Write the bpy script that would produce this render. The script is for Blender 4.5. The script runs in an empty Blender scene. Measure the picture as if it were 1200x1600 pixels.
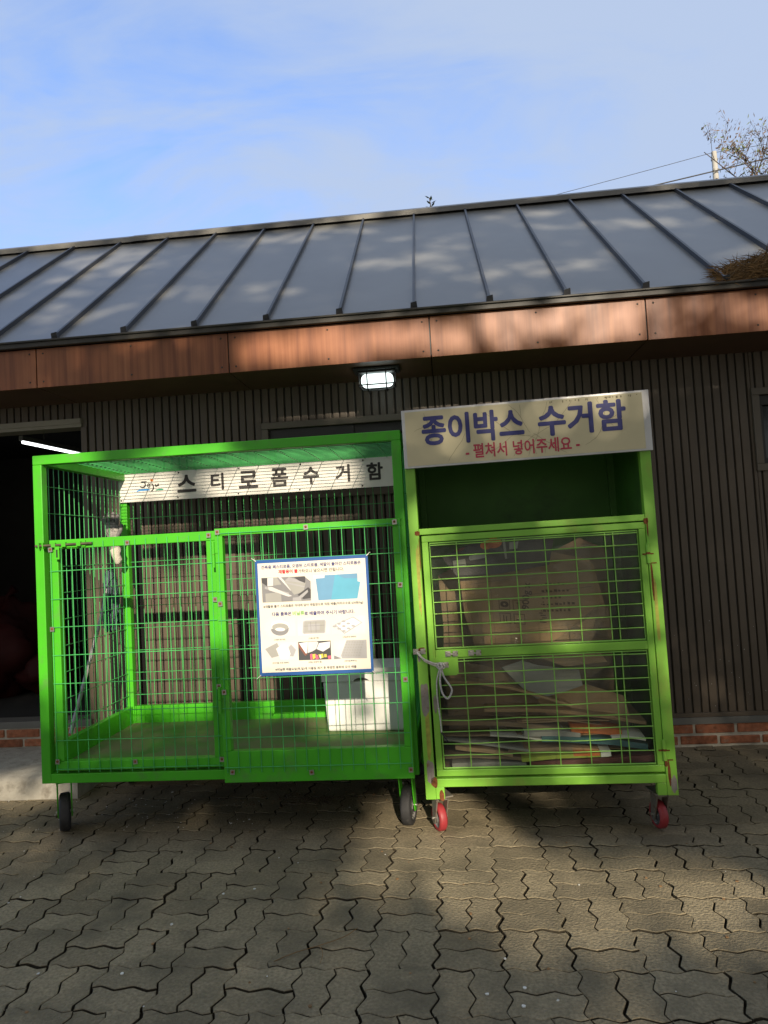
import bpy, math, random
from math import sin, cos, pi, radians, atan2, sqrt
from mathutils import Vector, Matrix, noise as mnoise

# ------------------------------------------------------------------ scene, camera, light
sc = bpy.context.scene
COL = sc.collection
CAM_H = 1.3897
yaw, pitch, roll = -0.08528, 0.04927, -0.05541
fwd = Vector((sin(yaw)*cos(pitch), cos(yaw)*cos(pitch), sin(pitch)))
r0 = Vector((cos(yaw), -sin(yaw), 0)); u0 = r0.cross(fwd)
rgt = r0*cos(roll) + u0*sin(roll); upv = rgt.cross(fwd)
cd = bpy.data.cameras.new('camera'); cam = bpy.data.objects.new('camera', cd); COL.objects.link(cam)
M4 = Matrix((rgt, upv, -fwd)).transposed().to_4x4(); M4.translation = Vector((0, 0, CAM_H)); cam.matrix_world = M4
cd.sensor_fit = 'VERTICAL'; cd.sensor_height = 24.0; cd.sensor_width = 18.0; cd.lens = 24.0*1075/1600
cd.clip_start = 0.05; cd.clip_end = 2000; sc.camera = cam

SUN_D = Vector((-0.20, 1.0, -0.41)).normalized()          # the way the sunlight travels
SUN_EL = math.asin(-SUN_D.z); SUN_ROT = atan2(-SUN_D.x, -SUN_D.y)
sl = bpy.data.lights.new('sun', 'SUN'); sl.energy = 4.1; sl.angle = radians(0.53); sl.color = (1.0, 0.865, 0.68)
so = bpy.data.objects.new('sun', sl); COL.objects.link(so); so.location = (4, -20, 12)
so.rotation_euler = SUN_D.to_track_quat('-Z', 'Y').to_euler()

wd = bpy.data.worlds.new('World'); sc.world = wd; wd.use_nodes = True
wn, wl = wd.node_tree.nodes, wd.node_tree.links
bg = wn['Background']; bg.inputs[1].default_value = 0.092
sky = wn.new('ShaderNodeTexSky'); sky.sky_type = 'NISHITA'; sky.sun_disc = False
sky.sun_elevation = SUN_EL; sky.sun_rotation = SUN_ROT
sky.air_density = 1.0; sky.dust_density = 0.0; sky.ozone_density = 3.0
def wnode(t, **k):
    n = wn.new(t)
    for a, b in k.items(): setattr(n, a, b)
    return n
wtc = wnode('ShaderNodeTexCoord'); wsep = wnode('ShaderNodeSeparateXYZ'); wl.new(wtc.outputs['Generated'], wsep.inputs[0])
# clouds: project the direction on a plane overhead
wadd = wnode('ShaderNodeMath', operation='ADD'); wadd.inputs[1].default_value = 0.35; wl.new(wsep.outputs[2], wadd.inputs[0])
dx = wnode('ShaderNodeMath', operation='DIVIDE'); dy = wnode('ShaderNodeMath', operation='DIVIDE')
wl.new(wsep.outputs[0], dx.inputs[0]); wl.new(wadd.outputs[0], dx.inputs[1]); wl.new(wsep.outputs[1], dy.inputs[0]); wl.new(wadd.outputs[0], dy.inputs[1])
wcmb = wnode('ShaderNodeCombineXYZ'); wl.new(dx.outputs[0], wcmb.inputs[0]); wl.new(dy.outputs[0], wcmb.inputs[1])
nz1 = wnode('ShaderNodeTexNoise'); nz1.inputs['Scale'].default_value = 1.7; nz1.inputs['Detail'].default_value = 7; nz1.inputs['Roughness'].default_value = 0.5; nz1.inputs['Distortion'].default_value = 0.25
wmap = wnode('ShaderNodeMapping'); wmap.inputs['Location'].default_value = (1.3, 0.4, 0); wmap.inputs['Scale'].default_value = (0.8, 1.1, 1)
wl.new(wcmb.outputs[0], wmap.inputs[0]); wl.new(wmap.outputs[0], nz1.inputs['Vector'])
nz2 = wnode('ShaderNodeTexNoise'); nz2.inputs['Scale'].default_value = 4.5; nz2.inputs['Detail'].default_value = 8; nz2.inputs['Roughness'].default_value = 0.58; nz2.inputs['Distortion'].default_value = 0.7
wmap2 = wnode('ShaderNodeMapping'); wmap2.inputs['Rotation'].default_value = (0, 0, 0.5); wmap2.inputs['Scale'].default_value = (0.55, 1.25, 1); wl.new(wcmb.outputs[0], wmap2.inputs[0]); wl.new(wmap2.outputs[0], nz2.inputs['Vector'])
wnm = wnode('ShaderNodeMix', data_type='FLOAT'); wnm.inputs[0].default_value = 0.45; wl.new(nz1.outputs[0], wnm.inputs[2]); wl.new(nz2.outputs[0], wnm.inputs[3])
# more cloud to the right (east) side of the view
wbi = wnode('ShaderNodeMath', operation='MULTIPLY_ADD'); wl.new(dx.outputs[0], wbi.inputs[0]); wbi.inputs[1].default_value = 0.16; wl.new(wnm.outputs[0], wbi.inputs[2])
wrp = wnode('ShaderNodeMapRange'); wrp.interpolation_type = 'SMOOTHSTEP'
wrp.inputs[1].default_value = 0.26; wrp.inputs[2].default_value = 0.55; wrp.inputs[3].default_value = 0.10; wrp.inputs[4].default_value = 0.94
wl.new(wbi.outputs[0], wrp.inputs[0])
wgain = wnode('ShaderNodeMix', data_type='RGBA', blend_type='MULTIPLY'); wgain.inputs[0].default_value = 1.0
wgain.inputs[7].default_value = (1.45, 1.85, 2.45, 1); wl.new(sky.outputs[0], wgain.inputs[6])
wmix = wnode('ShaderNodeMix', data_type='RGBA'); wl.new(wrp.outputs[0], wmix.inputs[0]); wl.new(wgain.outputs[2], wmix.inputs[6])
wsun = wnode('ShaderNodeMapRange'); wsun.inputs[1].default_value = 0.25; wsun.inputs[2].default_value = -0.7; wl.new(wsep.outputs[1], wsun.inputs[0])
wcl = wnode('ShaderNodeMix', data_type='RGBA'); wl.new(wsun.outputs[0], wcl.inputs[0])              # clouds are warmer and brighter towards the sun
wcl.inputs[6].default_value = (3.55, 4.3, 5.7, 1); wcl.inputs[7].default_value = (3.3, 2.95, 2.35, 1); wl.new(wcl.outputs[2], wmix.inputs[7])
wcov = wnode('ShaderNodeMath', operation='MULTIPLY_ADD'); wl.new(wsun.outputs[0], wcov.inputs[0]); wcov.inputs[1].default_value = 0.30; wl.new(wbi.outputs[0], wcov.inputs[2]); wl.new(wcov.outputs[0], wrp.inputs[0])
wl.new(wmix.outputs[2], bg.inputs[0])
sc.view_settings.view_transform = 'Standard'; sc.view_settings.look = 'None'
sc.view_settings.exposure = 0.64; sc.view_settings.gamma = 1.0; sc.view_settings.use_curve_mapping = False
sc.cycles.max_bounces = 8; sc.cycles.transparent_max_bounces = 12
rng = random.Random(7)

# ------------------------------------------------------------------ materials
def mat(name, color, rough=0.6, metal=0.0, spec=0.5, var=0.12, vscale=6.0, bump=0.0, bscale=60.0, emit=None, stretch=None,
        dirt=None, dscale=3.0, dthr=(0.5, 0.7), island=0.0, rvar=0.0, coat=0.0, dstretch=None):
    m = bpy.data.materials.new(name); m.use_nodes = True
    n, l = m.node_tree.nodes, m.node_tree.links
    b = n['Principled BSDF']
    b.inputs['Roughness'].default_value = rough; b.inputs['Metallic'].default_value = metal
    b.inputs['Specular IOR Level'].default_value = spec; b.inputs['Coat Weight'].default_value = coat
    tc = n.new('ShaderNodeTexCoord'); vec = tc.outputs['Object']
    if stretch:
        mp = n.new('ShaderNodeMapping'); mp.inputs['Scale'].default_value = stretch; l.new(vec, mp.inputs[0]); svec = mp.outputs[0]
    else: svec = vec
    nz = n.new('ShaderNodeTexNoise'); nz.inputs['Scale'].default_value = vscale; nz.inputs['Detail'].default_value = 6; l.new(svec, nz.inputs['Vector'])
    mr = n.new('ShaderNodeMapRange'); mr.inputs[1].default_value = 0.3; mr.inputs[2].default_value = 0.7
    mr.inputs[3].default_value = 1-var; mr.inputs[4].default_value = 1+var; l.new(nz.outputs[0], mr.inputs[0])
    mul = n.new('ShaderNodeMix'); mul.data_type = 'RGBA'; mul.blend_type = 'MULTIPLY'; mul.inputs[0].default_value = 1
    mul.inputs[6].default_value = (*color, 1)
    cb = n.new('ShaderNodeCombineColor')
    src = mr.outputs[0]
    if island:
        ge = n.new('ShaderNodeNewGeometry'); m2 = n.new('ShaderNodeMapRange'); m2.inputs[3].default_value = 1-island; m2.inputs[4].default_value = 1+island
        l.new(ge.outputs['Random Per Island'], m2.inputs[0]); mm = n.new('ShaderNodeMath'); mm.operation = 'MULTIPLY'
        l.new(src, mm.inputs[0]); l.new(m2.outputs[0], mm.inputs[1]); src = mm.outputs[0]
    for i in range(3): l.new(src, cb.inputs[i])
    l.new(cb.outputs[0], mul.inputs[7]); out = mul.outputs[2]
    if dirt:
        dz = n.new('ShaderNodeTexNoise'); dz.inputs['Scale'].default_value = dscale; dz.inputs['Detail'].default_value = 8; dz.inputs['Roughness'].default_value = 0.65
        if dstretch:
            mp = n.new('ShaderNodeMapping'); mp.inputs['Scale'].default_value = dstretch; l.new(vec, mp.inputs[0]); l.new(mp.outputs[0], dz.inputs['Vector'])
        else: l.new(vec, dz.inputs['Vector'])
        dr = n.new('ShaderNodeMapRange'); dr.inputs[1].default_value = dthr[0]; dr.inputs[2].default_value = dthr[1]; l.new(dz.outputs[0], dr.inputs[0])
        dm = n.new('ShaderNodeMix'); dm.data_type = 'RGBA'; l.new(dr.outputs[0], dm.inputs[0]); l.new(out, dm.inputs[6]); dm.inputs[7].default_value = (*dirt, 1); out = dm.outputs[2]
        if rvar:
            rr = n.new('ShaderNodeMapRange'); rr.inputs[3].default_value = rough; rr.inputs[4].default_value = min(1, rough+rvar); l.new(dr.outputs[0], rr.inputs[0]); l.new(rr.outputs[0], b.inputs['Roughness'])
    l.new(out, b.inputs['Base Color'])
    if bump:
        bz = n.new('ShaderNodeTexNoise'); bz.inputs['Scale'].default_value = bscale; bz.inputs['Detail'].default_value = 5; l.new(vec, bz.inputs['Vector'])
        bp = n.new('ShaderNodeBump'); bp.inputs['Strength'].default_value = bump; bp.inputs['Distance'].default_value = 0.01; l.new(bz.outputs[0], bp.inputs['Height']); l.new(bp.outputs[0], b.inputs['Normal'])
    if emit:
        b.inputs['Emission Color'].default_value = (*emit[0], 1); b.inputs['Emission Strength'].default_value = emit[1]
    return m
def glassy(name, tint, gloss=0.08, haze=0.03):
    m = bpy.data.materials.new(name); m.use_nodes = True
    n, l = m.node_tree.nodes, m.node_tree.links; n.remove(n['Principled BSDF'])
    t = n.new('ShaderNodeBsdfTransparent'); t.inputs[0].default_value = (*tint, 1)
    g = n.new('ShaderNodeBsdfGlossy'); g.inputs['Roughness'].default_value = 0.12
    d = n.new('ShaderNodeBsdfDiffuse'); d.inputs[0].default_value = (0.5, 0.5, 0.48, 1)
    tc = n.new('ShaderNodeTexCoord'); nz = n.new('ShaderNodeTexNoise'); nz.inputs['Scale'].default_value = 7; nz.inputs['Detail'].default_value = 7; l.new(tc.outputs['Object'], nz.inputs['Vector'])
    mr = n.new('ShaderNodeMapRange'); mr.inputs[1].default_value = 0.4; mr.inputs[2].default_value = 0.75; mr.inputs[3].default_value = haze*0.4; mr.inputs[4].default_value = haze*3; l.new(nz.outputs[0], mr.inputs[0])
    bp = n.new('ShaderNodeBump'); bp.inputs['Strength'].default_value = 0.35; bp.inputs['Distance'].default_value = 0.02; l.new(nz.outputs[0], bp.inputs['Height']); l.new(bp.outputs[0], g.inputs['Normal'])
    a = n.new('ShaderNodeMixShader'); l.new(mr.outputs[0], a.inputs[0]); l.new(t.outputs[0], a.inputs[1]); l.new(d.outputs[0], a.inputs[2])
    b = n.new('ShaderNodeMixShader'); b.inputs[0].default_value = gloss; l.new(a.outputs[0], b.inputs[1]); l.new(g.outputs[0], b.inputs[2])
    l.new(b.outputs[0], n['Material Output'].inputs[0])
    return m

PAVE = mat('paver_concrete', (0.250, 0.208, 0.132), 0.88, spec=0.22, var=0.26, vscale=85, bump=0.8, bscale=110, island=0.19, dirt=(0.130, 0.112, 0.074), dscale=3.1, dthr=(0.44, 0.70))
SAND = mat('joint_sand', (0.052, 0.044, 0.030), 0.95, spec=0.1, var=0.3, vscale=40, bump=0.5, bscale=180)
SOIL = mat('yard_ground', (0.15, 0.14, 0.12), 0.95, spec=0.1, var=0.2, vscale=2)
CONC = mat('rough_concrete', (0.34, 0.32, 0.27), 0.9, spec=0.2, var=0.18, vscale=14, bump=0.5, bscale=90, dirt=(0.15, 0.13, 0.10), dscale=9, dthr=(0.55, 0.75))
BRICK = mat('red_brick', (0.33, 0.125, 0.066), 0.9, spec=0.2, var=0.35, vscale=28, bump=0.6, bscale=120, island=0.25, dirt=(0.33, 0.24, 0.17), dscale=22, dthr=(0.58, 0.75))
MORTAR = mat('pale_mortar', (0.50, 0.46, 0.38), 0.95, spec=0.1, var=0.15, vscale=20, bump=0.6, bscale=80)
CLAD = mat('brown_cladding', (0.098, 0.074, 0.051), 0.42, spec=0.5, var=0.14, vscale=3, dirt=(0.15, 0.12, 0.09), dscale=60, dthr=(0.70, 0.76))
WALLB = mat('wall_backing', (0.05, 0.045, 0.04), 0.9, var=0.1)
TRIMG = mat('grey_metal_trim', (0.15, 0.145, 0.13), 0.45, spec=0.5, var=0.1)
HEADT = mat('beige_metal_head', (0.30, 0.27, 0.21), 0.5, var=0.08)
ROOFM = mat('zinc_grey_roof', (0.165, 0.165, 0.153), 0.32, metal=0.0, spec=0.7, var=0.09, vscale=2.2, bump=0.04, bscale=3, dirt=(0.17, 0.165, 0.15), dscale=5, dthr=(0.55, 0.8))
SEAMM = mat('dark_roof_seam', (0.035, 0.037, 0.042), 0.4, spec=0.5, var=0.1)
GUTM = mat('dark_drip_edge', (0.030, 0.028, 0.024), 0.5, var=0.15, dirt=(0.07, 0.06, 0.04), dscale=6, dthr=(0.5, 0.8))
SOFF = mat('brown_soffit', (0.13, 0.065, 0.038), 0.55, var=0.12)
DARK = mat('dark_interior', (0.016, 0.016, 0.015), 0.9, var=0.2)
BLK = mat('black_plastic', (0.018, 0.018, 0.018), 0.45, var=0.1)
RUBB = mat('black_rubber', (0.022, 0.022, 0.023), 0.7, var=0.25, vscale=20, dirt=(0.10, 0.095, 0.085), dscale=30, dthr=(0.6, 0.75))
GLASS = mat('dark_window_glass', (0.012, 0.014, 0.015), 0.06, spec=0.6, var=0.05)
FRAMEB = mat('brown_window_frame', (0.12, 0.10, 0.075), 0.45, var=0.1)
FOAM = mat('white_styrofoam', (0.80, 0.80, 0.76), 0.75, spec=0.25, var=0.04, vscale=12, bump=0.12, bscale=240)
SIGNW = mat('white_sign_panel', (0.70, 0.68, 0.62), 0.45, var=0.04, vscale=4)
SIGNC = mat('yellowed_sign_panel', (0.63, 0.56, 0.345), 0.42, var=0.07, vscale=3.2, dirt=(0.42, 0.33, 0.17), dscale=2.3, dthr=(0.60, 0.85))
ALU = mat('silver_aluminium', (0.58, 0.58, 0.58), 0.35, metal=0.6, var=0.08)
STEEL = mat('clip_steel', (0.50, 0.48, 0.44), 0.32, metal=0.9, var=0.15, vscale=40, dirt=(0.16, 0.07, 0.03), dscale=50, dthr=(0.58, 0.68))
RUST = mat('rust', (0.17, 0.060, 0.022), 0.9, spec=0.2, var=0.4, vscale=50, bump=0.4, bscale=150)
PRIMER = mat('grey_primer', (0.26, 0.23, 0.20), 0.8, var=0.2, vscale=30, dirt=(0.20, 0.10, 0.05), dscale=25, dthr=(0.55, 0.7))
REDW = mat('red_polyurethane', (0.33, 0.032, 0.038), 0.5, var=0.18, vscale=16, dirt=(0.20, 0.06, 0.05), dscale=30, dthr=(0.55, 0.72))
CGREEN = mat('bright_green_paint', (0.062, 0.43, 0.014), 0.38, spec=0.45, var=0.07, vscale=5, bump=0.05, bscale=26, dirt=(0.095, 0.27, 0.05), dscale=11, dthr=(0.54, 0.78), rvar=.25)
WIREG = mat('green_coated_wire', (0.065, 0.42, 0.11), 0.4, spec=0.5, var=0.15, vscale=9)
FLOORG = mat('dusty_green_floor', (0.085, 0.26, 0.03), 0.8, var=0.2, vscale=5, dirt=(0.185, 0.20, 0.085), dscale=3.2, dthr=(0.36, 0.58))
BGREEN = mat('yellow_green_paint', (0.215, 0.50, 0.052), 0.40, spec=0.45, var=0.08, vscale=4, bump=0.04, bscale=30, dirt=(0.27, 0.33, 0.06), dscale=5, dthr=(0.56, 0.8), dstretch=(1.5, 1.5, 0.5))
BWIRE = mat('light_green_wire', (0.25, 0.54, 0.09), 0.45, var=0.2, vscale=8, dirt=(0.16, 0.12, 0.04), dscale=12, dthr=(0.64, 0.72))
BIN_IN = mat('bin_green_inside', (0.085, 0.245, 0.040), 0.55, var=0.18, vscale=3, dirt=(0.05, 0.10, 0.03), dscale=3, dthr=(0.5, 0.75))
CLEAR = glassy('clear_vinyl', (0.94, 0.95, 0.92), 0.022, 0.016)
WRAP = glassy('plastic_wrap', (0.95, 0.95, 0.93), 0.035, 0.006)
ROPEM = mat('white_rope', (0.66, 0.64, 0.60), 0.9, spec=0.1, var=0.25, vscale=160, bump=0.8, bscale=260)
MOPM = mat('grey_blue_mop_yarn', (0.085, 0.105, 0.13), 0.95, spec=0.1, var=0.4, vscale=60, island=0.35)
MOPH = mat('grey_metal_handle', (0.30, 0.30, 0.29), 0.4, metal=0.3, var=0.1)
GLOVEP = mat('speckled_glove_palm', (0.30, 0.28, 0.26), 0.9, spec=0.15, var=0.5, vscale=90, bump=0.7, bscale=260)
GLOVEM = mat('cotton_glove', (0.62, 0.57, 0.48), 0.95, spec=0.1, var=0.15, vscale=120, bump=0.7, bscale=300)
GLOVEG = mat('grey_glove_coating', (0.17, 0.165, 0.16), 0.85, spec=0.2, var=0.35, vscale=60, bump=0.5, bscale=200)
INKB = mat('black_lettering', (0.025, 0.022, 0.022), 0.6, var=0.05)
INKN = mat('navy_lettering', (0.040, 0.045, 0.185), 0.55, var=0.15, vscale=30)
INKR = mat('red_lettering', (0.50, 0.045, 0.085), 0.55, var=0.12, vscale=30)
INKG = mat('grey_lettering', (0.07, 0.075, 0.09), 0.6, var=0.05)
INKV = mat('green_lettering', (0.20, 0.42, 0.12), 0.6, var=0.05)
INKRR = mat('bright_red_lettering', (0.60, 0.02, 0.03), 0.6, var=0.05)
LBLUE = mat('logo_blue', (0.035, 0.22, 0.52), 0.6, var=0.1); LGRN = mat('logo_green', (0.02, 0.24, 0.14), 0.6, var=0.1); LORG = mat('logo_orange', (0.65, 0.20, 0.04), 0.6, var=0.1)
PAPER = mat('poster_paper', (0.74, 0.695, 0.585), 0.5, var=0.02); PBLUE = mat('poster_blue_border', (0.010, 0.085, 0.30), 0.5, var=0.06)
KRAFT = mat('brown_cardboard', (0.37, 0.25, 0.145), 0.85, spec=0.2, var=0.14, vscale=4, bump=0.1, bscale=60, dirt=(0.25, 0.15, 0.075), dscale=3, dthr=(0.5, 0.8))
KRAFT2 = mat('pale_cardboard', (0.43, 0.30, 0.18), 0.85, spec=0.2, var=0.14, vscale=5, bump=0.1, bscale=60)
KRAFT3 = mat('dull_cardboard', (0.27, 0.195, 0.125), 0.85, spec=0.2, var=0.18, vscale=5, bump=0.1, bscale=60)
KINK = mat('brown_print', (0.09, 0.045, 0.02), 0.8, var=0.2)
CHARC = mat('charcoal_print', (0.055, 0.050, 0.052), 0.5, var=0.15); LGREY = mat('light_grey_card', (0.33, 0.33, 0.31), 0.6, var=0.08)
ORNG = mat('orange_print', (0.60, 0.16, 0.035), 0.55, var=0.2, vscale=20)
TEAL = mat('teal_print', (0.05, 0.15, 0.175), 0.55, var=0.1); LIME = mat('lime_print', (0.38, 0.48, 0.05), 0.55, var=0.15); MAROON = mat('maroon_print', (0.16, 0.045, 0.04), 0.6, var=0.15)
STRAW = mat('dry_straw', (0.19, 0.112, 0.048), 0.9, spec=0.1, var=0.3, vscale=20, island=0.6)
TWIG = mat('dark_twig', (0.075, 0.050, 0.035), 0.9, spec=0.1, var=0.2)
BARK = mat('tree_bark', (0.11, 0.085, 0.065), 0.95, spec=0.1, var=0.3, vscale=10, bump=0.8, bscale=30)
LEAF = mat('tree_leaf', (0.055, 0.085, 0.028), 0.6, spec=0.3, var=0.25, vscale=3, island=0.35)
LEAF2 = mat('young_reddish_leaf', (0.15, 0.105, 0.075), 0.7, spec=0.2, var=0.25, vscale=3, island=0.45)
LEAF3 = mat('fresh_leaf', (0.16, 0.19, 0.055), 0.6, spec=0.3, var=0.25, vscale=3, island=0.4)
POLEM = mat('pole_concrete', (0.42, 0.41, 0.38), 0.9, var=0.1)
REDBAG = mat('red_plastic_bag', (0.040, 0.006, 0.006), 0.6, spec=0.2, var=0.2, vscale=5, bump=0.6, bscale=14)
LAMPON = mat('lit_lamp_lens', (0.8, 0.85, 0.85), 0.3, emit=((0.86, 1.0, 0.98), 1.25), var=0.01)
TUBEON = mat('lit_tube', (0.9, 0.9, 0.9), 0.3, emit=((0.95, 1.0, 1.0), 2.2), var=0.01)
CRUMB = mat('white_crumb', (0.66, 0.65, 0.60), 0.8, var=0.2, island=0.25); LEAFD = mat('dead_leaf', (0.20, 0.115, 0.05), 0.9, var=0.3, island=0.4)
# wood-grain fascia laminate
def wood(name):
    m = bpy.data.materials.new(name); m.use_nodes = True; n, l = m.node_tree.nodes, m.node_tree.links; b = n['Principled BSDF']
    b.inputs['Roughness'].default_value = 0.42; b.inputs['Specular IOR Level'].default_value = 0.4
    tc = n.new('ShaderNodeTexCoord'); mp = n.new('ShaderNodeMapping'); mp.inputs['Scale'].default_value = (1, 1, 0.035); l.new(tc.outputs['Object'], mp.inputs[0])
    a = n.new('ShaderNodeTexNoise'); a.inputs['Scale'].default_value = 48; a.inputs['Detail'].default_value = 5; l.new(mp.outputs[0], a.inputs['Vector'])
    c = n.new('ShaderNodeTexNoise'); c.inputs['Scale'].default_value = 11; c.inputs['Detail'].default_value = 3; c.inputs['Distortion'].default_value = 0.6; l.new(mp.outputs[0], c.inputs['Vector'])
    r1 = n.new('ShaderNodeValToRGB'); e = r1.color_ramp.elements
    e[0].position = 0.33; e[0].color = (0.150, 0.046, 0.020, 1); e[1].position = 0.68; e[1].color = (0.37, 0.145, 0.062, 1)
    q = e.new(0.5); q.color = (0.27, 0.094, 0.039, 1)
    ad = n.new('ShaderNodeMix'); ad.data_type = 'FLOAT'; ad.inputs[0].default_value = 0.55; l.new(a.outputs[0], ad.inputs[2]); l.new(c.outputs[0], ad.inputs[3])
    l.new(ad.outputs[0], r1.inputs[0]); l.new(r1.outputs[0], b.inputs['Base Color']); return m
WOOD = wood('wood_grain_laminate')

# ------------------------------------------------------------------ mesh helpers
class MB:
    def __init__(s): s.v, s.f, s.m, s.s = [], [], [], []
    def add(s, vs, fs, m=0, smooth=False):
        o = len(s.v); s.v += [tuple(p) for p in vs]
        for f in fs: s.f.append(tuple(i+o for i in f)); s.m.append(m); s.s.append(smooth)
        return s
    def box(s, x0, x1, y0, y1, z0, z1, m=0):
        return s.add([(x0,y0,z0),(x1,y0,z0),(x1,y1,z0),(x0,y1,z0),(x0,y0,z1),(x1,y0,z1),(x1,y1,z1),(x0,y1,z1)],
                     [(0,3,2,1),(4,5,6,7),(0,1,5,4),(1,2,6,5),(2,3,7,6),(3,0,4,7)], m)
    def tube(s, pts, r, n=6, m=0, cap=True, smooth=True):
        P = [Vector(p) for p in pts]; R = r if isinstance(r, (list, tuple)) else [r]*len(P); vs, fs = [], []
        d = (P[1]-P[0]).normalized(); a = d.orthogonal().normalized()
        for i, p in enumerate(P):
            t = (P[min(i+1, len(P)-1)]-P[max(i-1, 0)])
            if t.length > 1e-9: t.normalize()
            else: t = d
            a = a-t*a.dot(t); a = a.normalized() if a.length > 1e-6 else t.orthogonal().normalized(); b = t.cross(a)
            for k in range(n): w = 2*pi*k/n; vs.append(p+(a*cos(w)+b*sin(w))*R[i])
        for i in range(len(P)-1):
            for k in range(n): fs.append((i*n+k, i*n+(k+1) % n, (i+1)*n+(k+1) % n, (i+1)*n+k))
        s.add(vs, fs, m, smooth)
        if cap: s.add(vs[:n], [tuple(reversed(range(n)))], m); s.add(vs[-n:], [tuple(range(n))], m)
        return s
    def prism(s, poly, h0, h1, m=0, axis='y', side=None):
        """polygon given CCW as (a,b); axis y: (x,z) extruded over y (front at h0); z: (x,y) over z (top at h1)"""
        n = len(poly); ar = sum(poly[i][0]*poly[(i+1) % n][1]-poly[(i+1) % n][0]*poly[i][1] for i in range(n))
        if ar < 0: poly = poly[::-1]
        if axis == 'y': vs = [(a, h0, b) for a, b in poly]+[(a, h1, b) for a, b in poly]; f0, f1 = tuple(range(n)), tuple(reversed(range(n, 2*n)))
        else: vs = [(a, b, h1) for a, b in poly]+[(a, b, h0) for a, b in poly]; f0, f1 = tuple(range(n)), tuple(reversed(range(n, 2*n)))
        s.add(vs, [f0, f1], m); s.add(vs, [(i, i+n, (i+1) % n+n, (i+1) % n) for i in range(n)], m if side is None else side)
        return s
    def lathe(s, prof, c, axis, n=24, m=0, smooth=True):
        """prof: (r, t) along the axis direction through c"""
        A = Vector(axis).normalized(); a = A.orthogonal().normalized(); b = A.cross(a); C0 = Vector(c); vs, fs = [], []
        for r, t in prof:
            for k in range(n): w = 2*pi*k/n; vs.append(C0+A*t+(a*cos(w)+b*sin(w))*r)
        for i in range(len(prof)-1):
            for k in range(n): fs.append((i*n+k, i*n+(k+1) % n, (i+1)*n+(k+1) % n, (i+1)*n+k))
        return s.add(vs, fs, m, smooth)
    def build(s, name, mats, parent=None, bevel=0.0, loc=None, rot=None, seg=2):
        me = bpy.data.meshes.new(name); me.from_pydata(s.v, [], s.f)
        for x in (mats if isinstance(mats, (list, tuple)) else [mats]): me.materials.append(x)
        me.polygons.foreach_set('material_index', s.m); me.polygons.foreach_set('use_smooth', s.s); me.update()
        o = bpy.data.objects.new(name, me); COL.objects.link(o)
        if parent: o.parent = parent
        if loc: o.location = loc
        if rot: o.rotation_euler = rot
        if bevel:
            b = o.modifiers.new('bevel', 'BEVEL'); b.width = bevel; b.segments = seg; b.limit_method = 'ANGLE'; b.angle_limit = radians(40)
        return o
def empty(name, loc=(0, 0, 0), rot=(0, 0, 0)):
    o = bpy.data.objects.new(name, None); COL.objects.link(o); o.location = loc; o.rotation_euler = rot; o.empty_display_size = 0.1; return o
def tag(o, label=None, cat=None, group=None, kind=None):
    if label: o['label'] = label
    if cat: o['category'] = cat
    if group: o['group'] = group
    if kind: o['kind'] = kind
    return o
def children(o): return [c for c in bpy.data.objects if c.parent == o]
def copy_tree(o, parent=None, loc=None, rot=None):
    c = o.copy(); COL.objects.link(c); c.parent = parent
    if loc is not None: c.location = loc
    if rot is not None: c.rotation_euler = rot
    for ch in children(o): copy_tree(ch, c)
    return c
def blob(mb, c, r, seed=0, amp=0.2, nu=20, nv=12, m=0, fr=1.6, squash=None):
    vs, fs = [], []
    for j in range(nv+1):
        th = pi*j/nv
        for i in range(nu):
            ph = 2*pi*i/nu; d = Vector((sin(th)*cos(ph), sin(th)*sin(ph), cos(th)))
            k = 1+amp*(mnoise.noise(d*fr+Vector((seed*3.1, seed*1.7, seed)))+0.5*mnoise.noise(d*fr*2.6+Vector((seed, 0, seed*2.0))))
            vs.append((c[0]+d.x*r[0]*k, c[1]+d.y*r[1]*k, c[2]+d.z*r[2]*k))
    for j in range(nv):
        for i in range(nu): fs.append((j*nu+i, (j+1)*nu+i, (j+1)*nu+(i+1) % nu, j*nu+(i+1) % nu))
    return mb.add(vs, fs, m, True)
_tc = {}
def text_geo(body, bold=0.0):
    k = (body, bold)
    if k in _tc: return _tc[k]
    cu = bpy.data.curves.new('lettering', 'FONT'); cu.body = body; cu.size = 1.0; cu.offset = bold; cu.align_x = 'CENTER'; cu.resolution_u = 3
    o = bpy.data.objects.new('lettering', cu); COL.objects.link(o)
    dg = bpy.context.evaluated_depsgraph_get(); me = bpy.data.meshes.new_from_object(o.evaluated_get(dg))
    vs = [v.co.copy() for v in me.vertices]; fs = [tuple(p.vertices) for p in me.polygons]
    bpy.data.objects.remove(o); bpy.data.curves.remove(cu); bpy.data.meshes.remove(me)
    _tc[k] = (vs, fs); return _tc[k]
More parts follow.
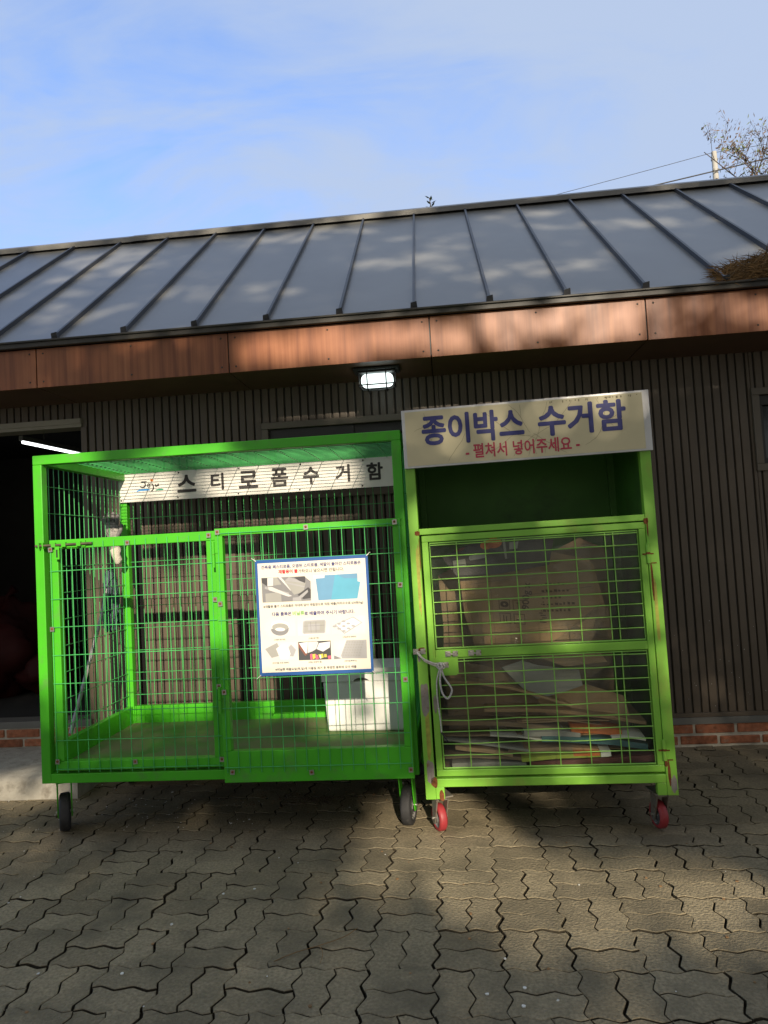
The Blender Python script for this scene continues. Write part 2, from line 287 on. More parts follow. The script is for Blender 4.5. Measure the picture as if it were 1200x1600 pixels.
def put_text(mb, body, cx, cz, y, width=None, height=None, m=0, bold=0.0, rot=0.0):
    """flat lettering on a plane that faces -y, its bounding box centred on (cx, cz); bold thickens the strokes (in letter heights)"""
    vs, fs = text_geo(body)
    if not vs: return
    x0, x1 = min(v.x for v in vs), max(v.x for v in vs); y0, y1 = min(v.y for v in vs), max(v.y for v in vs)
    if width and height: sx, sy = width/(x1-x0), height/(y1-y0)
    elif width: sx = sy = width/(x1-x0)
    else: sx = sy = height/(y1-y0)
    offs = [(0, 0)]+([(bold*cos(k*pi/4), bold*sin(k*pi/4)) for k in range(8)] if bold else [])
    for q, (ox, oz) in enumerate(offs):
        out = []
        for v in vs:
            a, b = (v.x+ox-(x0+x1)/2)*sx, (v.y+oz-(y0+y1)/2)*sy
            a, b = a*cos(rot)-b*sin(rot), a*sin(rot)+b*cos(rot)
            out.append((cx+a, y-.00008*q, cz+b))
        fl = []
        for f in fs:
            p, q_, r = (Vector(out[i]) for i in f[:3]); fl.append(f if (q_-p).cross(r-p).y < 0 else tuple(reversed(f)))
        mb.add(out, fl, m)

# ------------------------------------------------------------------ the ground
g = MB(); S = 0.225; prot = -0.0184; px, py = -0.1148, 2.0956
def pvw(a, b, h):                                        # lattice units to metres
    X, Y = a*S, b*S; return (px+X*cos(prot)-Y*sin(prot), py+X*sin(prot)+Y*cos(prot), h)
def wv(t, amp=0.043):                                    # the zig-zag of one cell side: two waves
    return amp*(.75*2/pi*math.asin(sin(4*pi*t))+.33*sin(4*pi*t))
def paver(mb, i, j, kind, half, jit):
    N = 16; pts = []
    x0, x1, y0, y1 = i, i+1, j, j+1
    if kind == 0: y0, y1 = (j, j+0.5) if half == 0 else (j+0.5, j+1)
    else: x0, x1 = (i, i+0.5) if half == 0 else (i+0.5, i+1)
    def hx(t, yb): return (t, yb+wv(t-i)*0.9)
    def vy(t, xb): return (xb-wv(t-j)*1.1, t)
    for k in range(N): t = x0+(x1-x0)*k/N; pts.append(hx(t, y0))
    for k in range(N): t = y0+(y1-y0)*k/N; pts.append(vy(t, x1))
    for k in range(N): t = x1+(x0-x1)*k/N; pts.append(hx(t, y1))
    for k in range(N): t = y1+(y0-y1)*k/N; pts.append(vy(t, x0))
    n = len(pts); cx = sum(p[0] for p in pts)/n; cy = sum(p[1] for p in pts)/n
    ox, oy, da, dz, tx_, ty_ = jit
    def ins(d):
        out = []
        for k in range(n):
            a, b, c = pts[k-1], pts[k], pts[(k+1) % n]
            tx, ty = c[0]-a[0], c[1]-a[1]; L = sqrt(tx*tx+ty*ty) or 1; q = (b[0]-ty/L*d, b[1]+tx/L*d)
            q = (q[0]-cx, q[1]-cy); q = (cx+ox+q[0]*cos(da)-q[1]*sin(da), cy+oy+q[0]*sin(da)+q[1]*cos(da)); out.append(q)
        return out
    jw = rng.uniform(.008, .020); e0, e1 = ins(jw), ins(jw+.009)
    H = lambda q: dz+tx_*(q[0]-cx)+ty_*(q[1]-cy)
    vs = [pvw(q[0], q[1], -0.036) for q in e0]+[pvw(q[0], q[1], H(q)-0.0022) for q in e0]+[pvw(q[0], q[1], H(q)) for q in e1]
    fs = []
    for lv in (0, 1):
        for k in range(n): k2 = (k+1) % n; fs.append((lv*n+k, lv*n+k2, (lv+1)*n+k2, (lv+1)*n+k))
    mb.add(vs, fs+[tuple(range(2*n, 3*n))], 0)
    for q in range(len(mb.f)-len(fs)-1, len(mb.f)-n-1): mb.m[q] = 1        # the sides are stained by the sand of the joints
for j in range(-8, 12):
    for i in range(-26, 27):
        for half in (0, 1):
            jit = (rng.uniform(-.012, .012), rng.uniform(-.012, .012), rng.uniform(-.02, .02), rng.uniform(-.0022, .0015), rng.uniform(-.004, .004), rng.uniform(-.004, .004))
            if j < 12 and not (j == 11 and False): paver(g, i, j, (i+j+1) % 2, half, jit)
tag(g.build('paving', [PAVE, SAND]), 'grey-brown interlocking zigzag concrete pavers of the yard', 'paving', kind='structure')
b = MB(); b.box(-6.2, 6.2, 0.1, 4.9, -0.06, -0.024); tag(b.build('paving_bed', SAND), 'dark sand bed showing in the paver joints', 'sand', kind='structure')
b = MB(); b.box(-400, 400, -400, 400, -0.5, -0.062); tag(b.build('ground', SOIL), 'plain ground around the yard', 'ground', kind='structure')

# ------------------------------------------------------------------ the shed
YW, YF, YR = 4.624, 4.134, 6.18
ZS, ZF, ZE, ZR = 2.519, 2.766, 2.822, 4.411
XL, XR = -6.0, 6.0
shed = empty('recycling_shed', (0, 5.4, 0))
tag(shed, 'dark brown ribbed shed with grey metal roof and wood-look fascia behind the green cages', 'shed')
def P(mb, name, mats, bevel=0.0, parent=None, seg=2):
    o = mb.build(name, mats, parent or shed, bevel, seg=seg)
    if (parent or shed) is shed: o.location = (0, -5.4, 0)
    return o
# roof: two slopes with standing seams
sl_ = (ZR-ZE)/(YR-YF); L_ = sqrt(1+sl_*sl_); nrm = Vector((0, -sl_/L_, 1/L_))
def rp(x, y, h=0.0): return (x, y+nrm.y*h, ZE+(y-YF)*sl_+nrm.z*h)
r = MB(); y0 = YF-0.03
xs = [-.1013+.4579*k for k in range(-13, 14)]
for k in range(len(xs)-1):                                # trays, each a little dished
    a, c = xs[k], xs[k+1]; N = 6; M = 10; vs, fs = [], []
    for j in range(M+1):
        for i in range(N+1):
            t = i/N; yy = y0+(YR-y0)*j/M; vs.append(rp(a+(c-a)*t, yy, -0.003*sin(pi*t)+0.0012*mnoise.noise((a+t, yy*1.3, 3.0))))
    for j in range(M):
        for i in range(N): fs.append((j*(N+1)+i, j*(N+1)+i+1, (j+1)*(N+1)+i+1, (j+1)*(N+1)+i))
    r.add(vs, fs, 0, True)
for x in xs:
    w, h = 0.008, 0.028
    vs = [rp(x-w, y0+.04, -.004), rp(x+w, y0+.04, -.004), rp(x+w, y0+.04, h), rp(x-w, y0+.04, h), rp(x-w, YR, -.004), rp(x+w, YR, -.004), rp(x+w, YR, h), rp(x-w, YR, h)]
    r.add(vs, [(0, 1, 2, 3), (1, 5, 6, 2), (2, 6, 7, 3), (3, 7, 4, 0), (4, 7, 6, 5)], 1)
    vs = [rp(x-.022, y0+.02, -.002), rp(x+.022, y0+.02, -.002), rp(x+.022, y0+.042, -.002), rp(x-.022, y0+.042, -.002), rp(x-.018, y0+.03,   .038), rp(x+.018, y0+.03, .046), rp(x+.018, y0+.042, .038), rp(x-.018, y0+.042, .038)]
    r.add(vs, [(0, 1, 5, 4), (1, 2, 6, 5), (2, 3, 7, 6), (3, 0, 4, 7), (4, 5, 6, 7)], 1)
yb = 2*YR-YF                                              # rear slope and underside
r.add([(XL, YR, ZR), (XR, YR, ZR), (XR, yb, ZE), (XL, yb, ZE)], [(0, 1, 2, 3)], 0)
r.add([(XL, YF+.03, ZE-.06), (XR, YF+.03, ZE-.06), (XR, YR, ZR-.06), (XL, YR, ZR-.06), (XR, yb-.03, ZE-.06), (XL, yb-.03, ZE-.06)], [(3, 2, 1, 0), (5, 4, 2, 3)], 1)
P(r, 'roof', [ROOFM, SEAMM])
c = MB()
for a, d in ((-6.02, -2.735), (-2.735, 4.47), (4.47, 6.02)):
    lap = 0.004 if a == -2.735 else 0.0
    pr = [(YR-.105, ZR-.058+lap), (YR-.10, ZR-.012+lap), (YR, ZR+.048+lap), (YR+.10, ZR-.012+lap), (YR+.105, ZR-.058+lap), (YR, ZR+.03+lap)]
    vs = [(a-lap*6, y, z) for y, z in pr]+[(d+lap*6, y, z) for y, z in pr]
    c.add(vs, [(i, i+6, (i+1) % 6+6, (i+1) % 6) for i in range(6)]+[(5, 4, 3, 2), (0, 5, 2, 1), (8, 9, 10, 11), (7, 8, 11, 6)], 0)
P(c, 'ridge_cap', TRIMG)
d = MB(); d.box(XL, XR, YF-.035, YF-.004, ZF+.004, ZE-.012); d.box(XL, XR, YF-.046, YF-.0352, ZE-.022, ZE-.008)
P(d, 'drip_edge', GUTM, 0.004)
joints = [-5.05, -3.785, -2.525, -1.269, -.014, 1.265, 2.52, 3.78, 5.04]
for a, e in zip([XL]+joints, joints+[XR]):
    f = MB(); f.box(a+.004, e-.004, YF, YF+.012, ZS-.002, ZF)
    fo = P(f, 'fascia_panel', WOOD, 0.001)
    for x in (a+.045, (a+e)/2, e-.045):
        for z in (ZS+.035, ZF-.03): s = MB(); s.lathe([(0, -.003), (.004, -.003), (.0062, 0)], (x, YF, z), (0, 1, 0), 8, 0); s.build('screw', GUTM, fo)
d = MB(); d.box(XL, XR, YF+.0125, YF+.03, ZS+.01, ZF+.002); P(d, 'fascia_backing', BLK)
d = MB()
for a, e in zip([XL]+joints, joints+[XR]): d.box(a+.003, e-.003, YF+.0125, YW+.02, ZS, ZS+.009)
P(d, 'soffit', SOFF)
# walls: backing with openings, then ribbed cladding
DX0, DX1, DZ0, DZ1 = -4.7, -2.50, 0.31, 2.345
wins = [(-1.205, 0.02), (2.038, 2.80)]; WZ0, WZ1 = 1.743, 2.275
regs = [(XL, DX0, .213, ZS), (DX0, DX1, DZ1+.06, ZS), (DX1, wins[0][0], .213, ZS), (wins[0][0], wins[0][1], .213, WZ0), (wins[0][0], wins[0][1], WZ1, ZS),
        (wins[0][1], wins[1][0], .213, ZS), (wins[1][0], wins[1][1], .213, WZ0), (wins[1][0], wins[1][1], WZ1, ZS), (wins[1][1], XR, .213, ZS)]
w = MB()
for a, e, z0, z1 in regs: w.box(a, e, YW+.014, YW+.12, z0-(0.2 if z0 < .3 else 0), z1)
w.box(XL, XL+.1, YW+.12, yb-.4, 0, 2.8); w.box(XR-.1, XR, YW+.12, yb-.4, 0, 2.8); w.box(XL+.1, XR-.1, yb-.5, yb-.4, 0, 2.8)
w.add([(XL, YF+.03, ZE-.06), (XL, YR, ZR-.06), (XL, yb-.03, ZE-.06)], [(0, 1, 2)], 0); w.add([(XR, YF+.03, ZE-.06), (XR, YR, ZR-.06), (XR, yb-.03, ZE-.06)], [(2, 1, 0)], 0)
P(w, 'wall', WALLB)
cl = MB(); pit = 0.0545
for a, e, z0, z1 in regs:
    k0, k1 = math.floor((a+.02)/pit), math.ceil(e/pit)
    for k in range(k0, k1+1):
        x0, x1 = max(k*pit-(.006 if k % 6 == 0 else 0), a), min(k*pit+.0445-(.003 if k % 6 == 5 else 0), e)
        if x1-x0 < .004: continue
        vs = [(x0, YW+.014, z0), (x0+.002, YW+.001, z0), (x0+.006, YW, z0), (x1-.006, YW, z0), (x1-.002, YW+.001, z0), (x1, YW+.014, z0)]
        vs += [(p[0], p[1], z1) for p in vs]
        cl.add(vs, [(i, i+1, i+7, i+6) for i in range(5)], 0)
        cl.add(vs, [(5, 4, 3, 2, 1, 0), (6, 7, 8, 9, 10, 11)], 0)
P(cl, 'ribbed_cladding', CLAD)
spk = MB()
for k in range(70):
    x = rng.uniform(1.25, 3.2); z = .24+abs(rng.gauss(0, .28)); q = math.floor(x/pit)*pit+rng.uniform(.010, .036); e = rng.uniform(.0012, .0032)
    spk.lathe([(0, -.0012), (e*.7, -.001), (e, .0003)], (q, YW, z), (0, 1, 0), 7)
P(spk, 'splash_specks', CRUMB)['kind'] = 'stuff'
t = MB()
for a, e in ((XL, DX0), (DX1, XR)): t.box(a, e, YW-.010, YW+.012, .185, .212, 1); t.box(a, e, YW-.016, YW+.012, .143, .184, 0)
P(t, 'base_channel', [TRIMG, CLAD], 0.002)
m = MB(); br = MB(); m.box(DX1+.003, XR, YW-.004, YW+.013, -.03, .1425); m.box(XL, DX0-.003, YW-.004, YW+.013, -.03, .1425); m.box(DX0, DX1, YW-.010, YW+.11, .12, .262)
def brick_row(x0, x1, z, h, off, yf):
    x = x0-off
    while x < x1:
        L = 0.236+rng.uniform(-.012, .01); a, e = max(x, x0), min(x+L, x1)
        if e-a > .03: br.box(a, e, yf-rng.uniform(.006, .011), yf+.01, z+rng.uniform(-.002, .002), z+h+rng.uniform(-.003, .002))
        x += L+rng.uniform(.013, .020)
brick_row(DX1+.01, XR, .014, .052, .1, YW-.004); brick_row(DX1+.01, XR, .084, .054, .0, YW-.004)
brick_row(XL, DX0-.01, .014, .052, .1, YW-.004); brick_row(XL, DX0-.01, .084, .054, .0, YW-.004)
brick_row(DX0, DX1, .136, .052, .06, YW-.010); brick_row(DX0, DX1, .202, .053, .17, YW-.010)
bb = P(br, 'brick_base', BRICK, 0.006, seg=2); P(m, 'mortar', MORTAR, parent=bb)
dr = MB(); dr.box(DX0-.02, DX1+.004, YW-.018, YW+.13, .263, .309, 0)
P(dr, 'door_sill', TRIMG, 0.003)
dr = MB(); dr.box(DX0, DX1+.002, YW-.015, YW+.125, DZ1, DZ1+.06, 0); dr.box(DX0, DX1+.002, YW-.024, YW-.0152, DZ1+.022, DZ1+.061, 0)
P(dr, 'door_head', HEADT, 0.002)
for x in (DX1-.006, DX0-.036): dr = MB(); dr.box(x, x+.042, YW-.008, YW+.125, .309, DZ1-.001, 0); P(dr, 'door_jamb', CLAD, 0.002)
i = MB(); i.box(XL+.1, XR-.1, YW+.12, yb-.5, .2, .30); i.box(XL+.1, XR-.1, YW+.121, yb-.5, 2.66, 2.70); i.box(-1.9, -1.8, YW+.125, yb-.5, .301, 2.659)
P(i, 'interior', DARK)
for a, e in wins:
    f = MB(); q = .042
    f.box(a-.004, e+.004, YW-.016, YW+.06, WZ1-q, WZ1+.004); f.box(a-.004, e+.004, YW-.016, YW+.06, WZ0-.004, WZ0+q)
    f.box(a-.004, a+q, YW-.016, YW+.06, WZ0+q, WZ1-q); f.box(e-q, e+.004, YW-.016, YW+.06, WZ0+q, WZ1-q)
    wo = P(f, 'window', FRAMEB, 0.003)
    mid = (a+e)/2; s = MB()
    for u0_, u1_, yy in ((a+q, mid+.02, YW+.018), (mid-.02, e-q, YW+.036)):
        s.box(u0_, u1_, yy, yy+.016, WZ1-q-.065, WZ1-q-.001); s.box(u0_, u1_, yy, yy+.016, WZ0+q+.001, WZ0+q+.035)
        s.box(u0_, u0_+.03, yy, yy+.016, WZ0+q+.035, WZ1-q-.065); s.box(u1_-.03, u1_, yy, yy+.016, WZ0+q+.035, WZ1-q-.065)
    s.build('sash', BLK, wo, 0.002)
    p = MB(); p.box(a+q, e-q, YW+.0525, YW+.057, WZ0+q, WZ1-q); p.build('pane', GLASS, wo)
# landing in front of the doorway
lm = MB(); nx = 40; top, vs, fs = [], [], []
for k in range(nx+1):
    x = -5.2+(5.2-2.247)*k/nx; e = 0.006*mnoise.noise((x*6, 1.3, 0))
    vs += [(x, 3.962+e, -.03), (x, 3.966+e*.6, .105), (x, 3.985+e, .130+e*.3), (x, YW-.012, .1315)]
for k in range(nx):
    for q in range(3): fs.append((k*4+q, (k+1)*4+q, (k+1)*4+q+1, k*4+q+1))
lm.add(vs, fs, 0, True); lm.add([vs[-4], (vs[-4][0], YW-.012, -.03), vs[-1], vs[-2], vs[-3]], [(0, 1, 2, 3, 4)], 0)
tag(lm.build('concrete_landing', CONC), 'low rough concrete landing before the dark shed doorway', 'step')

# ------------------------------------------------------------------ lamps
lamp = empty('bulkhead_lamp', (-.365, 4.32, ZS)); tag(lamp, 'lit bulkhead lamp with black wire guard under the brown soffit', 'lamp')
b = MB(); b.box(-.148, .148, -.075, .075, -.020, -.001); b.build('base_plate', BLK, lamp, 0.012, seg=3)
b = MB(); b.box(-.118, .118, -.058, .058, -.034, -.0202); b.build('collar', BLK, lamp, 0.006)
b = MB(); b.box(-.102, .102, -.047, .047, -.118, -.0342); b.build('lens', LAMPON, lamp, 0.034, seg=5)
b = MB()
for x in (-.060, .060): b.tube([(x, -.062, -.03), (x, -.061, -.10), (x, -.045, -.136), (x, .045, -.136), (x, .061, -.10), (x, .062, -.03)], .0042, 8)
loop = [(-.112, -.055), (.112, -.055), (.125, -.04), (.125, .04), (.112, .055), (-.112, .055), (-.125, .04), (-.125, -.04), (-.112, -.055)]
for z in (-.100,): b.tube([(x*.92, y*1.12, z-.012) for x, y in loop], .0042, 8, cap=False)
for x in (-.118, .118): b.tube([(x, 0, -.03), (x*.98, 0, -.09), (x*.8, 0, -.134), (0, 0, -.139)], .004, 8)
b.build('wire_guard', BLK, lamp)
tl = empty('strip_light', (-3.38, 6.28, 2.395)); tag(tl, 'lit white strip light under the ceiling inside the dark doorway', 'light')
tl.rotation_euler = (0, 0, radians(86))
b = MB(); b.box(-.90, .90, -.020, .020, .033, .075); b.build('fitting', LGREY, tl, 0.004)
b = MB(); b.box(-.88, .88, -.011, .011, .010, .032); b.build('tube', TUBEON, tl, 0.006, seg=3)
for s in (-.6, .6): b = MB(); b.tube([(s, 0, .075), (s, 0, .266)], .005, 8); b.build('hanger', STEEL, tl)
for k, (x, y, r3, lab) in enumerate([(-3.92, 5.55, (.40, .32, .31), 'large dark red plastic bag nearest the doorway sill'), (-3.45, 5.75, (.30, .28, .24), 'dark red plastic bag lying behind the large red bag, right of it'), (-4.20, 6.25, (.42, .3, .40), 'dark red plastic bag at the back, left behind the large red bag')]):
    b = MB(); blob(b, (0, 0, r3[2]*.93), r3, 11+k, .30, 28, 18, 0, 1.8)
    b.tube([(0, 0, r3[2]*1.8), (.03, 0, r3[2]*2.05), (.09, .02, r3[2]*2.2)], [.05, .02, .05], 8)
    bo = b.build('plastic_bag', REDBAG, loc=(x, y, .30)); tag(bo, lab, 'bag', 'red bags inside the doorway')

# ------------------------------------------------------------------ the styrofoam cage
cage = empty('styrofoam_cage', (-2.1, 3.375, 0), (0, 0, -.008))
tag(cage, 'bright green wire mesh cage on black casters with a white sign inside', 'recycling cage', 'green recycling cages')
CW, CD_, CZ0, CZ1 = 1.914, 0.98, .284, 1.955
t5 = .048
fr = MB()
for x0, x1 in ((0, t5), (CW-t5, CW)):
    for y0_, y1_ in ((0, t5), (CD_-t5, CD_)):
        b = MB(); b.box(x0, x1, y0_, y1_, CZ0, CZ1-t5-.0005); b.build('post', CGREEN, cage, 0.003)
def bar(name, *a): b = MB(); b.box(*a); return b.build(name, CGREEN, cage, 0.003)
bar('top_beam', 0, CW, 0, t5, CZ1-t5, CZ1); bar('top_beam', 0, CW, CD_-t5, CD_, CZ1-t5, CZ1)
bar('top_beam', 0, t5, t5+.0005, CD_-t5-.0005, CZ1-t5, CZ1); bar('top_beam', CW-t5, CW, t5+.0005, CD_-t5-.0005, CZ1-t5, CZ1)
bar('bottom_beam', t5+.0005, CW-t5-.0005, 0, t5, CZ0, .331)
bar('bottom_beam', t5+.0005, CW-t5-.0005, CD_-t5+.006, CD_-.004, CZ0, .452)
bar('bottom_beam', .004, t5-.006, t5+.0005, CD_-t5-.0005, CZ0, .452); bar('bottom_beam', CW-t5+.006, CW-.004, t5+.0005, CD_-t5-.0005, CZ0, .452)
b = MB(); b.box(t5-.005, CW-t5+.005, t5+.001, CD_-t5+.005, .325, .345); b.build('floor_panel', FLOORG, cage)
def wires_xz(mb, x0, x1, z0, z1, y, xs_, zs_, r, front=-1, wob=0.0):
    for x in xs_: mb.tube([(x, y, z0), (x+rng.uniform(-wob, wob), y+rng.uniform(-wob, wob), (z0+z1)/2), (x, y, z1)] if wob else [(x, y, z0), (x, y, z1)], r, 6)
    for z in zs_: mb.tube([(x0, y+front*2*r*.9, z)]+([(x0+(x1-x0)*q, y+front*2*r*.9, z+rng.uniform(-wob, wob)) for q in (.3, .6)] if wob else [])+[(x1, y+front*2*r*.9, z)], r, 6)
WR = .0021
def frange(a, e, st):
    out = []
    while a <= e+1e-6: out.append(a); a += st
    return out
b = MB(); wires_xz(b, .03, CW-.03, .44, CZ1-.02, CD_-.012, frange(.075, CW-.04, .0495), frange(.52, CZ1-.06, .1425), WR, -1, .0015); b.build('rear_wire_mesh', WIREG, cage)
for sx in (.012, CW-.012):
    b = MB()
    for y in frange(.07, CD_-.05, .0495): b.tube([(sx, y, .44), (sx+rng.uniform(-.0015, .0015), y, 1.2), (sx, y, CZ1-.02)], WR, 6)
    for z in frange(.52, CZ1-.06, .1425): b.tube([(sx+.004, .03, z), (sx+.004, CD_-.03, z)], WR, 6)
    b.build('side_wire_mesh', WIREG, cage)
b = MB()
for y in frange(.07, CD_-.05, .0495): b.tube([(.02, y, CZ1-.006), (CW-.02, y, CZ1-.006)], WR, 6)
for x in frange(.12, CW-.05, .137): b.tube([(x, .02, CZ1-.0103), (x, CD_-.02, CZ1-.0103)], WR, 6)
b.build('roof_wire_mesh', WIREG, cage)
# sign across the inside of the back posts
sg = MB(); SY = CD_-t5-.012; sg.box(.004, CW-.06, SY, SY+.006, 1.762, 1.948)
sgn = sg.build('sign_board', SIGNW, cage, 0.001)
yy = SY-.0012
for ch, k in zip('스티로폼수거함', range(7)):
    lt = MB(); put_text(lt, ch, .462+k*.2035, 1.862, yy, height=.104 if ch not in '폼' else .112, bold=.030); lt.build('lettering', INKB, sgn)
lg = MB()
def brush(mb, pts, m, w, y):                              # a brush stroke: a flat ribbon of changing width
    vs = []
    n = len(pts)
    for k, (x, z) in enumerate(pts):
        a, c = pts[max(k-1, 0)], pts[min(k+1, n-1)]; tx, tz = c[0]-a[0], c[1]-a[1]; L = sqrt(tx*tx+tz*tz) or 1
        ww = w*(0.55+0.45*sin(pi*(k+.6)/(n+.2)))/2; vs += [(x+tz/L*ww, y, z-tx/L*ww), (x-tz/L*ww, y, z+tx/L*ww)]
    mb.add(vs, [(2*k, 2*k+2, 2*k+3, 2*k+1) for k in range(n-1)], m)
def zp(a, c): return (.125+(a-260)*.000265+.0, 1.825+(560-c)*.000290+(a-260)*-.00000)   # from the logo's own drawing grid
def strk(pl, m, w):
    out = []
    pl = [zp(a, c+(a-600)*.05) for a, c in pl]
    for k in range(len(pl)-1):
        for q in range(5): t = q/5; out.append((pl[k][0]*(1-t)+pl[k+1][0]*t, pl[k][1]*(1-t)+pl[k+1][1]*t))
    out.append(pl[-1]); brush(lg, out, m, w, yy)
strk([(375, 345), (450, 345), (525, 335)], 0, .0085); strk([(470, 345), (490, 400), (478, 445), (440, 470), (395, 470), (355, 450)], 0, .0095)
strk([(545, 425), (590, 418), (600, 395), (570, 385), (548, 410), (545, 445), (575, 465), (620, 455)], 0, .0065)
strk([(640, 395), (672, 392), (690, 440), (690, 500), (665, 535), (630, 548)], 0, .0085)
strk([(745, 390), (740, 430), (760, 445), (800, 425), (820, 385), (825, 440)], 0, .0085)
strk([(262, 556), (350, 530), (460, 522), (560, 520), (602, 526)], 1, .012); strk([(745, 528), (830, 518), (900, 515), (945, 512)], 2, .011); strk([(632, 330), (655, 305), (690, 318)], 3, .017)
lg.build('emblem', [INKB, LBLUE, LGRN, LORG], sgn)
for x in (.02, .40, .80, 1.2, 1.6, 1.83):
    for z in (1.775, 1.935): sw = MB(); sw.lathe([(0, -.003), (.0045, -.003), (.006, 0)], (x+(.01 if z > 1.8 else 0), SY, z), (0, 1, 0), 8); sw.build('screw', INKB, sgn)
# doors
def clip(parent, x, z, y, turn=0):
    b = MB(); b.box(-.011, .011, -.003, 0, -.012, .012, 0); b.lathe([(0, -.006), (.005, -.0058), (.0065, -.0035)], (0, 0, .001), (0, 1, 0), 8, 1)
    return b.build('clip', [STEEL, RUST], parent, loc=(x, y, z), rot=(0, turn, 0))
ld = MB(); t4 = .045
ld.box(.076, .956, .002, .002+t4, 1.465, 1.513); ld.box(.076, .956, .002, .002+t4, .345, .392)
ld.box(.076, .122, .002, .002+t4, .3925, 1.4645); ld.box(.906, .956, .002, .002+t4, .3925, 1.4645)
ldo = ld.build('door', CGREEN, cage, 0.003)
b = MB(); wires_xz(b, .082, .950, .338, 1.497, -.0025, frange(.0865, .95, .0563), frange(.356, 1.49, .1425), WR, -1, .0012); b.build('wire_mesh', WIREG, ldo)
for x, z in ((.088, 1.465), (.085, 1.06), (.092, .395), (.50, .385), (.945, .385), (.50, 1.478), (.925, 1.492), (.945, 1.17), (.945, .74)): clip(ldo, x, z, -.007, rng.uniform(-.1, .1))
# right door: overlaps the frame, tall kick rail at its foot
rd = MB(); ya, yb_ = -.043, -.002
rd.box(.966, 1.893, ya, yb_, 1.484, 1.521); rd.box(.966, 1.893, ya, yb_, .281, .432)
rd.box(.966, 1.006, ya, yb_, .4325, 1.4835); rd.box(1.853, 1.893, ya, yb_, .4325, 1.4835)
rdo = rd.build('door', CGREEN, cage, 0.003); rdo['label'] = 'taller door with a solid kick rail'
b = MB(); wires_xz(b, .972, 1.888, .330, 1.503, ya-.0025, frange(.985, 1.89, .0563), frange(.356, 1.50, .1425), WR, -1, .0012); b.build('wire_mesh', WIREG, rdo)
for x, z in ((.985, 1.503), (1.43, 1.503), (1.865, 1.503), (.985, 1.15), (.985, .72), (1.876, 1.20), (1.876, .75), (1.01, .335), (1.40, .325), (1.878, .325)): clip(rdo, x, z, ya-.007, rng.uniform(-.1, .1))
for z in (1.33, .62):
    hg = MB()
    hg.tube([(.961, -.052, z), (.961, -.052, z+.062)], .0075, 10); hg.tube([(.961, -.052, z+.064), (.961, -.052, z+.126)], .0075, 10)
    hg.tube([(.961, -.052, z+.052), (.961, -.052, z+.074)], .0055, 8, 1)
    hg.box(.962, .985, -.047, -.0432, z+.07, z+.12)
    hg.build('hinge', [CGREEN, RUST], rdo)
# barrel bolt on the left door
bo = MB(); zb_ = 1.487; yb2 = -.013
bo.box(.085, .275, -.0065, .0015, zb_-.016, zb_+.018, 0)
bo.tube([(.012, yb2, zb_), (.315, yb2, zb_)], .0062, 10, 1)
for x in (.10, .155, .235): bo.box(x, x+.022, -.022, -.0066, zb_-.0115, zb_+.0125, 0)
for x in (.030, .052): bo.box(x, x+.006, -.024, -.0005, zb_-.016, zb_+.016, 0)
b2 = bo.build('bolt', [CGREEN, mat('tarnished_bolt', (.13, .11, .075), .5, metal=.5, var=.3, vscale=30)], ldo, 0.001)
h = MB(); h.box(-.012, .012, -.004, 0, -.062, .004); h.box(-.004, .004, -.0052, -.0041, -.052, -.012, 1)
h.build('bolt_handle', [CGREEN, DARK], b2, 0.001, loc=(.134, -.022, zb_-.012))
# casters
def caster(parent, loc, turn, R_, wid, matw, matf, top, hubm):
    o = MB(); o.box(-.045, .045, -.055, .055, top-.006, top, 0); o.lathe([(.034, top-.022), (.036, top-.010), (.034, top-.006)], (0, 0, 0), (0, 0, 1), 18, 0)
    off = .030
    for s in (-1, 1):
        x0 = s*(wid/2+.004); x1 = s*(wid/2+.010)
        o.prism([(-.030, top-.022), (.036, top-.022), (off+.016, R_-.018), (off+.010, R_-.026), (off-.010, R_-.026), (off-.018, R_-.012)], min(x0, x1), max(x0, x1), 0, 'y')
    # the cheek plates were drawn in (x,z) along y: turn them so that they lie along y
    n0 = len(o.v)-24*1
    V2 = []
    for k, v in enumerate(o.v):
        V2.append((v[1], v[0], v[2]) if k >= 8+54 else v)
    o.v = V2; o.f = [tuple(reversed(f)) if min(f) >= 62 else f for f in o.f]
    o.box(-wid/2-.012, wid/2+.012, -.026, .030, top-.026, top-.0222, 0)
    o.tube([(-wid/2-.018, off, R_), (wid/2+.018, off, R_)], .008, 10, 1)
    c = o.build('caster', [matf, STEEL], parent, 0.0, loc=loc, rot=(0, 0, turn))
    wv_ = MB(); rr = R_*.74
    wv_.lathe([(rr, -wid/2+.002), (R_-.010, -wid/2), (R_-.002, -wid/2+.006), (R_, -wid/4), (R_, wid/4), (R_-.002, wid/2-.006), (R_-.010, wid/2), (rr, wid/2-.002), (rr, -wid/2+.002)], (0, off, R_), (1, 0, 0), 36, 0)
    wv_.build('wheel', matw, c)
    h = MB(); h.lathe([(0, -wid/2+.004), (.024, -wid/2+.002), (.026, -wid/2+.010), (rr-.012, -wid/2+.012), (rr-.004, -wid/2+.005), (rr+.0005, -wid/2+.004), (rr+.0005, wid/2-.004), (rr-.004, wid/2-.005), (rr-.012, wid/2-.012), (.026, wid/2-.010), (.024, wid/2-.002), (0, wid/2-.004)], (0, off, R_), (1, 0, 0), 28, 0)
    h.build('rim', hubm, c)
    return c
RIMB = mat('worn_rim', (0.06, 0.06, 0.06), 0.5, var=0.3, vscale=30, dirt=(0.35, 0.34, 0.32), dscale=25, dthr=(0.52, 0.6))
caster(cage, (.055, .105, 0), radians(29), .096, .052, RUBB, CGREEN, CZ0-.0005, RUBB)
caster(cage, (CW-.075, .105, 0), radians(-8), .096, .052, RUBB, CGREEN, CZ0-.0005, RIMB)
